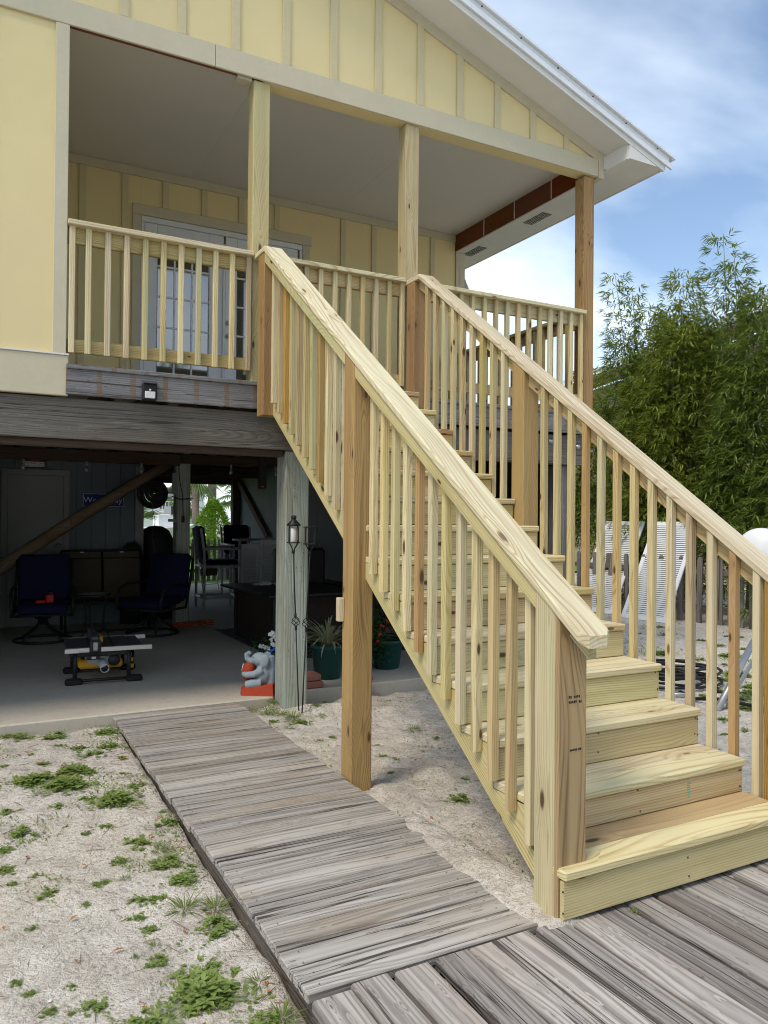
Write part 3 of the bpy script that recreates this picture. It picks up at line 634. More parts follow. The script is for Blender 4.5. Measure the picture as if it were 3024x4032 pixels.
# deck
hbox('deck_rim', (-2.832, YF-0.038, 2.447), (-1.30, YF+0.0, 2.632), M['rim_wood'])
hbox('deck_rim', (-1.297, YF-0.0385, 2.447), (2.27, YF+0.0, 2.632), M['rim_wood'])
hbox('deck_edge_board', (-2.832, YF-0.052, 2.634), (2.285, YF+0.10, 2.666), M['rim_wood'])
y = YF+0.106
while y < YB-0.02:
    hbox('deck_board', (-2.83, y, 2.634), (2.30, y+0.138, 2.666), M['beam_wood']); y += 0.146
x = -6.2
while x < 2.2:
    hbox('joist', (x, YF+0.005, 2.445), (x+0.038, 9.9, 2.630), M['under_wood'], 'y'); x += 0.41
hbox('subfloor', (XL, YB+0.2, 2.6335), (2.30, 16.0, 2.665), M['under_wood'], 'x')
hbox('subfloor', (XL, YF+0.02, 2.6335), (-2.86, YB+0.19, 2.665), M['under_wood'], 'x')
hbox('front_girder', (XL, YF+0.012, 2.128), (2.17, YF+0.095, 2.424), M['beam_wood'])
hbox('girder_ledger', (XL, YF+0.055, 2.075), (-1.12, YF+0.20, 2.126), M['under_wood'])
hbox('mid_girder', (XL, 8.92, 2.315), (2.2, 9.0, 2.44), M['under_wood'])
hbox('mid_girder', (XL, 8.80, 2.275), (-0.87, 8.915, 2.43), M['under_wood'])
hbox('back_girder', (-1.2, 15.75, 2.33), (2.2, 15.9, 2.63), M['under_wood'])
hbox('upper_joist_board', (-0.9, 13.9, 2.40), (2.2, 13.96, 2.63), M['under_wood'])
hbox('house_shell', (XL, 6.75, 2.67), (2.37, 15.9, 5.40), M['siding'], 'z', 0.002)
hbox('added_shade_wall', (XL, 4.36, 0.012), (XL+0.03, 15.9, 2.62), M['grey_panel'], 'z', 0.002)  # unseen wall, added to block light from the left under the house
# big support posts
hbox('support_post', (-1.10, 4.10, -0.15), (-0.885, 4.315, 2.127), M['green_post'], 'z', 0.012)
hbox('support_post', (1.86, 4.115, -0.15), (2.06, 4.32, 2.127), M['fence_wood'], 'z', 0.012)
hbox('support_post', (-0.872, 9.002, 0.012), (-0.675, 9.20, 2.63), M['green_post'], 'z', 0.012)
hbox('support_post', (1.95, 15.55, 0.012), (2.13, 15.73, 2.63), M['under_wood'], 'z', 0.012)
hbox('support_post', (-3.32, 9.01, 0.012), (-3.13, 9.2, 2.63), M['green_post'], 'z', 0.012)
o3 = Vector((-2.0, 4.05, 0))
tube('diagonal_brace', [Vector((-3.28, 8.97, 0.76))-o3, Vector((-2.2, 8.965, 1.52))-o3, Vector((-0.93, 8.96, 2.36))-o3], [0.085, 0.08, 0.075], M['log_wood'], house, 10)
beam('diagonal_brace', Vector((2.08, 15.5, 2.36))-o3, Vector((2.08, 13.5, 1.15))-o3, 0.05, 0.14, M['under_wood'], house)
# right-hand side closed with grey panels and a dark slatted screen
for i in range(8): hbox('wall_panel', (2.15, 8.0+i*1.0, 0.012), (2.17, 8.996+i*1.0, 2.63), M['grey_panel'], 'z', 0.002)
y = 4.34
while y < 7.98:
    hbox('screen_board', (2.13, y, -0.05), (2.15, y+0.118, 2.44), M['dark_screen'], 'z', 0.002); y += 0.121
for bx, bz in ((1.72, 2.36), (2.08, 2.32)): lathe('bolt_plate', [(0.0001, 0), (0.026, 0.002), (0.026, 0.006), (0.010, 0.008), (0.010, 0.016), (0.0001, 0.017)], M['alu'], house, 12, (bx+2.0, YF+0.011-4.05, bz)).matrix_basis @= Matrix.Rotation(R(90), 4, 'X')

# loose white sheet flapping at the far corner of the porch wall
bm = bmesh.new(); bmesh.ops.create_grid(bm, x_segments=6, y_segments=12, size=0.5)
for v in bm.verts:
    u, w_ = v.co.x+0.5, v.co.y+0.5; v.co = Vector((2.43+u*0.17*math.sin(w_*3.0)**1.0, 6.74+0.05*math.sin(u*4+w_*3), 4.20+0.62*w_))
me = bpy.data.meshes.new('loose_sheet'); bm.to_mesh(me); bm.free(); me.materials.append(M['white']); link('loose_sheet', me, house, Matrix.Identity(4))
# ================================================================ the stairs
stair = thing('wooden_staircase', 'new pine staircase with handrails and balusters climbing to the porch', 'staircase', (-0.7, 0.3, 0))
SO = Vector((-0.7, 0.3, 0)); D, HS = 0.2674, 0.19; SL = HS/D
def sbox(name, lo, hi, mat, axis='x', b=0.004, parent=None): return box(name, Vector(lo)-SO, Vector(hi)-SO, mat, parent or stair, axis, b)
TX0, TX1 = -1.322, 0.0
wood = [M['pine'], M['pine'], M['pine_green'], M['pine']]
for i in range(1, 15):
    z = HS*i if i > 1 else 0.213; y = D*i if i > 1 else 0.262
    x0, x1 = (-1.408, 0.16) if i == 1 else (TX0, TX1)
    rf = random.choice(wood) if i not in (2, 5) else M['pine_green'] if i == 5 else M['pine']
    tm = M['pine_rail'] if i < 6 else random.choice([M['pine'], M['pine_rail']])
    if i == 12: tm = M['pine_orange']
    sbox('tread', (x0, y, z-0.039), (x1+random.uniform(-0.004, 0.004), y+0.141, z), tm, 'x', 0.007)
    yb = y+0.146
    bm_ = M['pine_orange'] if i == 1 else random.choice([M['pine'], M['pine_rail']])
    sbox('tread', (TX0 if i > 1 else -1.255, yb, z-0.0385), (TX1, yb+(0.160 if i < 14 else 0.145), z-0.0005), bm_, 'x', 0.005)
    zl = (HS*(i-1) if i > 2 else (0.213 if i == 2 else 0.018))
    sbox('riser', (x0+0.004, y+0.014, zl+0.003), (x1-0.008, y+(0.040 if i > 1 else 0.037), z-0.043), rf if i > 1 else M['pine_green'], 'x', 0.003)
# nail heads on the near risers
for i in (1, 2, 3, 4):
    z = HS*(i-1)+0.05; y = (D*i if i > 1 else 0.262)+0.0135
    for x in ((-1.40 if i == 1 else -0.02), -0.72, -0.03):
        for dz in (0.0, 0.085):
            lathe('nail_head', [(0.0001, 0), (0.0045, 0.0004), (0.0045, 0.0014), (0.0001, 0.0018)], M['dark_grey'], stair, 8, Vector((x+random.uniform(-.01, .01), y, z+dz+random.uniform(-.01, .01)))-SO).matrix_basis @= Matrix.Rotation(R(90), 4, 'X')
# notched stringers
def stringer(x0, x1):
    poly = [(0.33, 0.0), (0.33, 0.17)]
    for i in range(1, 15):
        y = D*i+0.041; z = HS*i-0.040
        if i > 1: poly.append((y, z-HS+(0.0 if i > 2 else 0.02)))
        else: poly[-1] = (0.33, z)
        poly.append((y, z))
    poly.append((4.00, HS*14-0.040)); poly.append((4.00, SL*4.00-0.33)); poly.append((0.33/SL, 0.0))
    return prism_x('stringer', poly, x0, x1, M['pine_green'], stair, (0, D, HS))
stringer(-1.322, -1.283); stringer(-0.055, -0.016); stringer(-0.70, -0.66)
# posts
def slopepost(name, x0, x1, y0, y1, zb, mat, off=0.962, flat=None):
    zt0, zt1 = (SL*y0+off, SL*y1+off) if flat is None else (flat, flat)
    c = 0.006
    ring_ = [(x0+c, y0), (x1-c, y0), (x1, y0+c), (x1, y1-c), (x1-c, y1), (x0+c, y1), (x0, y1-c), (x0, y0+c)]
    vs = [(x, y, zb) for x, y in ring_]+[(x, y, (zt0+(zt1-zt0)*(y-y0)/(y1-y0))) for x, y in ring_]; n = 8
    fs = [tuple(reversed(range(n))), tuple(range(n, 2*n))]+[(i, (i+1) % n, (i+1) % n+n, i+n) for i in range(n)]
    return solid(name, vs, fs, mat, stair, (0, 0, 1))
slopepost('newel_post', -1.41, -1.36, 0.331, 0.452, -0.09, M['pine_green'])
np_ = slopepost('newel_post', -1.4105, -1.262, 0.306, 0.3305, 0.0, M['pine_barn']); np_['label'] = 'ridged brown face board with ink stamps'
slopepost('newel_post', -1.359, -1.263, 0.332, 0.45, -0.06, M['pine_barn'])
slopepost('newel_post', 0.006, 0.150, 0.306, 0.448, -0.06, M['pine_brown'])
slopepost('stair_post', -1.41, -1.270, 2.148, 2.289, -0.25, M['pine_post'])
slopepost('stair_post', 0.004, 0.142, 2.325, 2.462, -0.15, M['pine_tan'])
slopepost('newel_post', -1.41, -1.27, 3.80, 3.945, 2.372, M['pine_brown'], flat=3.655)
slopepost('newel_post', -0.005, 0.118, 3.86, 3.99, 2.30, M['pine_brown'], flat=3.655)
# newel stamps (mill marks printed on the wood)
Fm = lambda x, y, z: Matrix.Translation((x, y, z)) @ FACE_NEG_Y
random.seed(9)
for row, zz_ in enumerate((0.868, 0.848)):
    for k in range(8):
        if random.random() < 0.88: sbox('ink_stamp', (-1.358+k*0.0085, 0.3052, zz_-0.006+random.uniform(0, 0.003)), (-1.3522+k*0.0085, 0.3056, zz_+0.006-random.uniform(0, 0.003)), M['ink'], 'x', 0.0001, np_)
for k in range(7): sbox('ink_stamp', (-0.405+random.uniform(-0.003, 0.003), 0.5483, 0.245+k*0.011), (-0.385+random.uniform(-0.003, 0.003), 0.5487, 0.250+k*0.011), M['green_ink'], 'x', 0.0001)
sbox('nailing_block', (-1.448, 2.255, 0.93), (-1.411, 2.30, 1.075), M['pine_rail'], 'z')
text('ink_stamp', 'BARGE 378', 0.012, M['ink'], np_, Fm(-1.322, 0.3055, 0.66))
# caps (handrail boards)
def cap(x0, x1, y0, y1, ch=0.034):
    pl = [(x0+ch, y0), (x1-ch, y0), (x1, y0+ch*0.8), (x1, y1), (x0, y1), (x0, y0+ch*0.8)]; n = 6
    b = 0.006; ins = [(x+(b if x == x0 else -b if x == x1 else 0), y) for x, y in pl]
    top = lambda y: SL*y+1.010
    vs = [(x, y, top(y)-0.047) for x, y in ins]+[(x, y, top(y)-0.040) for x, y in pl]+[(x, y, top(y)-0.007) for x, y in pl]+[(x, y, top(y)) for x, y in ins]
    fs = [tuple(reversed(range(n))), tuple(range(3*n, 4*n))]+[(i+a*n, (i+1) % n+a*n, (i+1) % n+(a+1)*n, i+(a+1)*n) for a in range(3) for i in range(n)]
    return solid('handrail', vs, fs, M['pine_rail'], stair, (0, D, HS))
cap(-1.418, -1.262, 0.165, 3.795); cap(-0.002, 0.152, 0.165, 3.795)
sbox('handrail', (-1.418, 3.797, 3.661), (-1.262, 4.045, 3.703), M['pine_rail'], 'y'); sbox('handrail', (-0.002, 3.797, 3.661), (0.152, 4.045, 3.703), M['pine_rail'], 'y')
def slopeboard(name, x0, x1, y0, y1, o0, o1, mat):
    return prism_x(name, [(y0, SL*y0+o0), (y1, SL*y1+o0), (y1, SL*y1+o1), (y0, SL*y0+o1)], x0, x1, mat, stair, (0, D, HS))
for y0, y1 in ((0.453, 2.147), (2.29, 3.799)): slopeboard('rail_support', -1.405, -1.366, y0, y1, 0.880, 0.9625, M['pine_green'])
for y0, y1 in ((0.10, 0.305),): slopeboard('rail_support', -1.355, -1.317, 0.20, 0.305, 0.89, 0.9625, M['pine_green'])
for y0, y1 in ((0.449, 2.324), (2.463, 3.859)): slopeboard('rail_support', 0.0465, 0.085, y0, y1, 0.858, 0.9625, M['pine'])
# balusters: square sticks with slanted tops, alike ones share their mesh
BM = {}
def stickmesh(L, mat, w=0.041, slant=0.0):
    k = (round(L, 3), mat.name, w)
    if k not in BM:
        h = w/2; c = 0.004; q = [(-h+c, -h), (h-c, -h), (h, -h+c), (h, h-c), (h-c, h), (-h+c, h), (-h, h-c), (-h, -h+c)]
        # local X is the stick's length, local Y ~ world Y, local Z ~ world -X
        vs = [(-L/2, y, z) for y, z in q]+[(L/2+slant*y, y, z) for y, z in q]
        fs = [tuple(range(8)), tuple(reversed(range(8, 16)))]+[(i, i+8, (i+1) % 8+8, (i+1) % 8) for i in range(8)]
        me = mesh('baluster', vs, fs, mat); bm = bmesh.new(); bm.from_mesh(me); bmesh.ops.recalc_face_normals(bm, faces=bm.faces); bm.to_mesh(me); bm.free(); BM[k] = me
    return BM[k]
UPM = Matrix(((0, 0, -1, 0), (0, 1, 0, 0), (1, 0, 0, 0), (0, 0, 0, 1)))   # local x->Z, y->Y, z->-X
def stick(parent, x, y, z0, z1, mat, slant=0.0, name='baluster', w=0.041):
    return link(name, stickmesh(z1-z0, mat, w, slant), parent, Matrix.Translation((x, y, (z0+z1)/2)) @ Matrix.Rotation(random.uniform(-0.003, 0.003), 4, 'X') @ UPM)
bmats = [M['pine']]*5+[M['pine_rail']]*3+[M['pine_green']]*2+[M['pine_porch']]
ys = [2.026-0.132*k for k in range(12)]+[2.425+0.132*k for k in range(11)]
for k, yf_ in enumerate(sorted(ys)):
    y = yf_-0.0205; stick(stair, -1.3445, y, SL*y-0.188, SL*y+0.9605, M['pine_orange'] if k in (7, 20) else M['pine_tan'] if k == 15 else random.choice(bmats), SL)
yr = [0.511+0.1361*k for k in range(13)]+[2.60+0.1365*k for k in range(9)]
for k, yf_ in enumerate(yr):
    y = yf_-0.0205; stick(stair, 0.0245, y, SL*y-0.20, SL*y+0.9605, M['pine_orange'] if k in (1, 9) else random.choice(bmats), SL)
# ================================================================ porch railings and the gate
def railing(name, label, x0, x1, xs, ztop=3.722, gate=False):
    t = thing(name, label, 'gate' if gate else 'railing', ((x0+x1)/2, YF, 2.667)); O = Vector(((x0+x1)/2, YF, 2.667))
    f = lambda n, lo, hi, m, ax='x': box(n, Vector(lo)-O, Vector(hi)-O, m, t, ax)
    if not gate or True: f('top_rail', (x0, YF-0.055, ztop-0.037), (x1, YF+0.085, ztop), M['pine_rail'])
    f('rail_support', (x0+0.003, YF+0.02, ztop-0.152), (x1-0.003, YF+0.058, ztop-0.0375), M['pine'])
    f('bottom_rail', (x0+0.003, YF+0.02, 2.764), (x1-0.003, YF+0.058, 2.861), M['pine'])
    for x in xs: stick(t, x, YF-0.0015, 2.756, ztop-0.038, random.choice(bmats))
    return t
railing('porch_railing', 'pine porch railing between the yellow wall and the first porch post', -2.83, -1.427, [-2.797]+[-2.683+0.1363*k for k in range(10)])
gt = railing('stair_gate', 'slatted pine gate closing the head of the stairs between two porch posts', -1.278, -0.012, [-1.22+0.1333*k for k in range(10)], gate=True)
box('hinge', Vector((-0.015, -0.03, 0.35)), Vector((-0.005, 0.01, 0.47)), M['black'], None, 'z') if False else None
for z in (0.25, 0.85): box('hinge', (0.634, -0.02, z), (0.643, 0.02, z+0.11), M['black'], gt, 'z', 0.002)
railing('porch_railing', 'pine porch railing at the right front beside the corner post', 0.152, 2.132, [0.21+0.1346*k for k in range(15)])
# side railing along the right edge of the porch
t = thing('porch_railing', 'pine side railing running back along the right edge of the porch', 'railing', (2.19, 5.3, 2.667)); O = Vector((2.19, 5.3, 2.667))
box('top_rail', Vector((2.10, 4.195, 3.685))-O, Vector((2.25, 6.67, 3.722))-O, M['pine_porch'], t, 'y')
box('rail_support', Vector((2.165, 4.195, 3.57))-O, Vector((2.203, 6.67, 3.684))-O, M['pine_tan'], t, 'y')
box('bottom_rail', Vector((2.165, 4.195, 2.764))-O, Vector((2.203, 6.67, 2.861))-O, M['pine_tan'], t, 'y')
for k in range(18): stick(t, 2.143, 4.30+0.1345*k, 2.756, 3.683, M['pine_porch'])
# ================================================================ under the house
# shed with its door
sh = thing('storage_shed', 'blue grey boarded shed under the house with a pale door', 'shed', (-3.6, 9.8, 0.012)); YS = 9.80; O = Vector((-3.6, 9.8, 0.012))
f = lambda n, lo, hi, m, ax='z', b=0.002, p=None: box(n, Vector(lo)-O, Vector(hi)-O, m, p or sh, ax, b)
x = -6.3
while x < -1.2:
    w = min(0.20, -1.2-x)
    z0 = 2.22 if -3.06 < x+w/2 < -2.2 else 0.012
    f('wall_board', (x, YS, z0), (x+w-0.006, YS+0.02, 2.628), M['shed']); x += w
f('wall_backing', (-6.3, YS+0.0205, 0.012), (-1.2, YS+0.05, 2.628), M['shed'])
f('side_wall', (-1.225, YS+0.051, 0.012), (-1.2, 13.0, 2.628), M['shed'])
f('corner_trim', (-1.29, YS-0.02, 0.012), (-1.17, YS-0.001, 2.30), M['shed_trim'])
d = f('door', (-2.99, YS-0.016, 0.02), (-2.28, YS-0.001, 2.12), M['shed_trim'])
for a, b_ in (((-3.07, 2.125), (-2.20, 2.205)),): f('door_trim', (a[0], YS-0.03, a[1]), (b_[0], YS-0.001, b_[1]), M['shed_trim'], 'x')
for xx in (-3.07, -2.275): f('door_trim', (xx, YS-0.03, 0.012), (xx+0.075, YS-0.001, 2.124), M['shed_trim'])
k = lathe('door_knob', [(0.0001, 0), (0.035, 0.004), (0.035, 0.012), (0.014, 0.02), (0.014, 0.04), (0.030, 0.05), (0.028, 0.075), (0.0001, 0.08)], M['alu'], sh, 16, Vector((-2.335, YS-0.0165, 1.14))-O); k.matrix_basis @= Matrix.Rotation(R(90), 4, 'X')
# signs
s1 = box('plaque_sign', (-2.795, YS-0.045, 2.225), (-2.53, YS-0.031, 2.375), M['black'], None, 'x', 0.002); tag(s1, 'small black and white WOMAN CAVE sign above the shed door', 'sign')
link('panel_face', mesh('panel_face', *chambox(0.258, 0.003, 0.072, 0.001), M['sign_white']), s1, Matrix.Translation((-2.662, YS-0.047, 2.276)))
ov = [(0.09*math.cos(a*math.pi/12), 0.024*math.sin(a*math.pi/12), 0) for a in range(24)]
link('red_oval', mesh('red_oval', ov+[(x_, y_, -0.002) for x_, y_, z_ in ov], [tuple(range(24))]+[(i, i+24, (i+1) % 24+24, (i+1) % 24) for i in range(24)], M['sign_red']), s1, Matrix.Translation((-2.662, YS-0.0475, 2.343)) @ FACE_NEG_Y)
text('lettering', 'WOMAN CAVE', 0.040, M['ink'], s1, Matrix.Translation((-2.662, YS-0.0488, 2.287)) @ FACE_NEG_Y, 0.001)
text('lettering', 'ENTER AT YOUR OWN RISK', 0.019, M['ink'], s1, Matrix.Translation((-2.662, YS-0.0488, 2.257)) @ FACE_NEG_Y, 0.001)
s2 = box('name_sign', (-2.02, YS-0.03, 1.70), (-1.46, YS-0.012, 1.885), M['sign_blue'], None, 'x', 0.002); tag(s2, 'blue enamel name sign with white edge on the shed wall', 'sign')
for lo, hi in (((-2.018, 1.878), (-1.462, 1.884)), ((-2.018, 1.701), (-1.462, 1.707))): box('border', (lo[0], YS-0.0325, lo[1]), (hi[0], YS-0.0302, hi[1]), M['sign_white'], s2, 'x', 0.0005)
for xx in (-2.019, -1.467): box('border', (xx, YS-0.0328, 1.7075), (xx+0.006, YS-0.0302, 1.8775), M['sign_white'], s2, 'z', 0.0005)
text('lettering', 'Wer', 0.12, M['sign_white'], s2, Matrix.Translation((-1.90, YS-0.032, 1.79)) @ FACE_NEG_Y)
text('lettering', 'way', 0.12, M['sign_white'], s2, Matrix.Translation((-1.575, YS-0.032, 1.79)) @ FACE_NEG_Y)
s3 = box('wall_sign', (0.98, 13.87, 2.42), (2.06, 13.898, 2.60), M['dark_grey'], None, 'x', 0.002); tag(s3, 'dark plank sign reading LET THE GOOD TIMES ROLL under the joists', 'sign')
text('lettering', 'LET THE GOOD TIMES ROLL', 0.095, M['black'], s3, Matrix.Translation((1.52, 13.868, 2.51)) @ FACE_NEG_Y, 0.002, sx=0.86)
# festoon bulbs
for i, (x, y, z) in enumerate(((-2.855, 8.72, 2.27), (-2.105, 8.72, 2.27), (-1.41, 8.72, 2.27), (-0.17, 8.72, 2.30), (0.50, 8.72, 2.30))):
    b = thing('festoon_bulb', ['festoon bulb hanging nearest the left edge beside the small door sign', 'festoon bulb hanging over the right edge of the shed door', 'festoon bulb hanging left of the green grey post and brace', 'festoon bulb hanging right of the green grey inner post', 'festoon bulb hanging beside the dark upright tube'][i], 'light bulb', (x, y, z), 0, 'festoon bulbs')
    lathe('socket', [(0.0001, 0.01), (0.016, 0.008), (0.018, -0.04), (0.012, -0.05), (0.0001, -0.05)], M['shed_trim'], b, 12)
    lathe('bulb', [(0.010, -0.05), (0.020, -0.075), (0.026, -0.10), (0.018, -0.125), (0.0001, -0.132)], M['bulb'], b, 14)
# swivel chairs
def swivel(loc, rz, label):
    t = thing('swivel_chair', label, 'chair', loc, rz, 'navy swivel patio chairs')
    ring('base_ring', (0, 0, 0.018), 0.33, 0.017, M['black'], t, 36)
    for k in range(4):
        a = R(45+90*k); tube('base_leg', [(0.325*math.cos(a), 0.325*math.sin(a), 0.03), (0.16*math.cos(a), 0.16*math.sin(a), 0.13), (0.04*math.cos(a), 0.04*math.sin(a), 0.23)], 0.015, M['black'], t, 6)
    lathe('swivel_hub', [(0.0001, 0.20), (0.06, 0.20), (0.06, 0.27), (0.10, 0.285), (0.10, 0.30), (0.0001, 0.30)], M['black'], t, 14)
    def cushion(n, lo, hi, tilt, piv):
        vs, fs = chambox(hi[0]-lo[0], hi[1]-lo[1], hi[2]-lo[2], 0.035); o = link(n, mesh(n, vs, fs, M['navy'], True), t, WM_[t.name] @ Matrix.Translation(piv) @ Matrix.Rotation(tilt, 4, 'X') @ Matrix.Translation([(a+b)/2 for a, b in zip(lo, hi)])); return o
    cushion('seat_cushion', (-0.29, -0.28, 0.0), (0.29, 0.29, 0.11), R(4), (0, -0.02, 0.37))
    cushion('back_cushion', (-0.30, -0.06, 0.0), (0.30, 0.06, 0.64), R(-12), (0, 0.28, 0.42))
    for s in (-1, 1):
        tube('arm', [(s*0.33, 0.32, 0.62), (s*0.345, 0.15, 0.66), (s*0.35, -0.10, 0.655), (s*0.345, -0.24, 0.60), (s*0.34, -0.30, 0.46), (s*0.335, -0.28, 0.34)], 0.020, M['black'], t, 8)
        tube('side_frame', [(s*0.335, -0.28, 0.34), (s*0.335, 0.26, 0.34), (s*0.33, 0.36, 0.66), (s*0.32, 0.44, 0.98)], 0.018, M['black'], t, 8)
    tube('seat_frame', [(-0.335, -0.26, 0.34), (0.335, -0.26, 0.34)], 0.016, M['black'], t, 6); tube('seat_frame', [(-0.32, 0.44, 0.98), (0.32, 0.44, 0.98)], 0.016, M['black'], t, 6)
    return t
c1 = swivel((-2.63, 8.42, 0.012), R(-6), 'navy cushioned swivel chair facing out with red tools on its seat')
copy_tree(c1, Matrix.Translation((-1.30, 8.43, 0.012)) @ Matrix.Rotation(R(-48), 4, 'Z'), 'navy cushioned swivel chair turned aside by the inner green grey post')
rt = thing('drill_driver', 'small red power tool lying on the left navy chair seat', 'power tool', (-2.58, 8.26, 0.497))
box('body', (-0.035, -0.03, 0.0), (0.055, 0.03, 0.10), M['red_tool'], rt, 'x', 0.012); box('battery', (0.0, -0.028, 0.10), (0.045, 0.028, 0.135), M['black'], rt, 'x', 0.006)
box('handle', (-0.15, -0.05, 0.0), (-0.04, -0.02, 0.035), M['red_tool'], rt, 'x', 0.01)
# sling loveseat
t = thing('sling_loveseat', 'brown sling loveseat with dark frame in front of the shed', 'loveseat', (-1.80, 9.25, 0.012))
for x in (-0.53, 0.0, 0.53):
    tube('frame_bar', [(x, -0.42, 0.40), (x, 0.10, 0.40), (x, 0.22, 1.06)], 0.018, M['black'], t, 8)
for (a, b_) in (((-0.53, 0.22, 1.06), (0.53, 0.22, 1.06)), ((-0.53, -0.42, 0.40), (0.53, -0.42, 0.40)), ((-0.53, 0.20, 0.955), (0.53, 0.20, 0.955)), ((-0.53, 0.10, 0.40), (0.53, 0.10, 0.40))): tube('frame_bar', [a, b_], 0.016, M['black'], t, 8)
for x0 in (-0.51, 0.02):
    solid_v = [(x0, 0.205, 1.045), (x0+0.49, 0.205, 1.045), (x0+0.49, 0.085, 0.41), (x0, 0.085, 0.41)]
    v8 = [Vector(p) for p in solid_v]+[Vector(p)+Vector((0, 0.006, 0)) for p in solid_v]
    link('back_sling', mesh('back_sling', v8, [(0, 3, 2, 1), (4, 5, 6, 7), (0, 1, 5, 4), (1, 2, 6, 5), (2, 3, 7, 6), (3, 0, 4, 7)], M['sling']), t)
    box('seat_sling', (x0, -0.41, 0.398), (x0+0.49, 0.09, 0.406), M['sling'], t, 'x', 0.002)
    box('white_tag', (x0+0.22, 0.190, 1.035), (x0+0.27, 0.202, 1.05), M['sign_white'], t, 'x', 0.001)
for s in (-1, 1):
    for y in (-0.40, 0.08): tube('leg', [(s*0.53, y, 0.40), (s*0.53, y, 0.0)], 0.018, M['black'], t, 8)
    tube('arm', [(s*0.55, 0.18, 0.66), (s*0.56, -0.1, 0.64), (s*0.55, -0.42, 0.60), (s*0.53, -0.42, 0.40)], 0.02, M['black'], t, 8)
tube('foot_bar', [(-0.53, -0.40, 0.02), (0.53, -0.40, 0.02)], 0.014, M['black'], t, 6)
# round side table
t = thing('side_table', 'small round mosaic side table between the navy chairs', 'table', (-2.03, 8.52, 0.012))
lathe('table_top', [(0.0001, 0.53), (0.19, 0.53), (0.205, 0.535), (0.205, 0.552), (0.19, 0.556), (0.0001, 0.556)], M['grey_plastic'], t, 28)
ring('rim', (0, 0, 0.545), 0.207, 0.010, M['black'], t, 28, 6)
for k in range(3):
    a = R(100+120*k); c_, s_ = math.cos(a), math.sin(a)
    tube('leg', [(0.17*c_, 0.17*s_, 0.53), (0.14*c_, 0.14*s_, 0.36), (0.12*c_, 0.12*s_, 0.2), (0.16*c_, 0.16*s_, 0.06), (0.21*c_, 0.21*s_, 0.006)], 0.008, M['black'], t, 6)
# table saw
t = thing('table_saw', 'yellow and black jobsite table saw standing on the concrete', 'table saw', (-2.30, 5.83, 0.012), R(-4))
box('table_top', (-0.33, -0.32, 0.315), (0.24, 0.32, 0.34), M['dark_grey'], t, 'x', 0.005)
box('side_wing', (0.245, -0.31, 0.317), (0.34, 0.31, 0.338), M['dark_grey'], t, 'x', 0.005)
for x in (-0.12, 0.08): box('mitre_slot', (x-0.012, -0.319, 0.3402), (x+0.012, 0.319, 0.3415), M['black'], t, 'x', 0.0005)
box('front_rail', (-0.34, -0.352, 0.300), (0.42, -0.325, 0.345), M['alu'], t, 'x', 0.004); box('front_rail_sleeve', (-0.345, -0.356, 0.299), (-0.22, -0.3525, 0.340), M['alu'], t, 'x', 0.002)
box('rear_rail', (-0.30, 0.325, 0.300), (0.44, 0.352, 0.345), M['alu'], t, 'x', 0.004)
fc = box('rip_fence', (-0.115, -0.34, 0.342), (-0.055, 0.33, 0.44), M['dark_grey'], t, 'y', 0.006)
box('fence_clamp', (-0.135, -0.385, 0.30), (-0.035, -0.357, 0.41), M['black_plastic'], fc, 'z', 0.008); box('clamp_lever', (-0.105, -0.40, 0.32), (-0.065, -0.386, 0.395), M['grey_plastic'], fc, 'z', 0.006)
for k in range(6): box('fence_rib', (-0.05, -0.25+k*0.1, 0.345), (-0.045, -0.24+k*0.1, 0.435), M['black'], fc, 'z', 0.001)
box('blade_guard', (-0.035, -0.10, 0.342), (0.0, 0.12, 0.40), M['yellow_plastic'], t, 'y', 0.01)
hb = box('body_housing', (-0.22, -0.20, 0.12), (0.17, 0.22, 0.205), M['yellow_plastic'], t, 'x', 0.02)
box('under_panel', (-0.30, -0.30, 0.25), (0.23, 0.29, 0.312), M['black_plastic'], t, 'x', 0.01)
dsc = [(0.15*math.cos(R(180+180*k/16))-0.02, 0.095*math.sin(R(180+180*k/16))) for k in range(17)]
link('blade_shroud', mesh('blade_shroud', [(x_, -0.232, 0.25+z_) for x_, z_ in dsc]+[(x_, -0.221, 0.25+z_) for x_, z_ in dsc], [tuple(range(17)), tuple(reversed(range(17, 34)))]+[(i, i+17, (i+1) % 17+17, (i+1) % 17) for i in range(17)], M['grey_plastic']), t).location.x -= 0.0
tube('dust_port', [(-0.02, -0.20, 0.20), (-0.01, -0.27, 0.17), (0.0, -0.33, 0.145)], [0.035, 0.036, 0.038], M['grey_plastic'], t, 18)
ring('dust_port_rim', (0.0, -0.336, 0.143), 0.037, 0.006, M['alu'], t, 20, 6, 'y')
lathe('dust_port_mouth', [(0.0001, 0), (0.032, 0), (0.032, 0.003), (0.0001, 0.003)], M['black'], t, 18, (0.0, -0.334, 0.144)).matrix_basis @= Matrix.Rotation(R(90), 4, 'X')
lathe('hand_wheel', [(0.0001, 0), (0.05, 0), (0.055, 0.01), (0.05, 0.02), (0.0001, 0.02)], M['black_plastic'], t, 18, (0.09, -0.24, 0.20)).matrix_basis @= Matrix.Rotation(R(90), 4, 'X')
box('bevel_plate', (-0.16, -0.325, 0.225), (-0.04, -0.302, 0.268), M['black_plastic'], t, 'x', 0.008); box('bevel_knob', (-0.115, -0.335, 0.235), (-0.075, -0.3255, 0.257), M['alu'], t, 'x', 0.003)
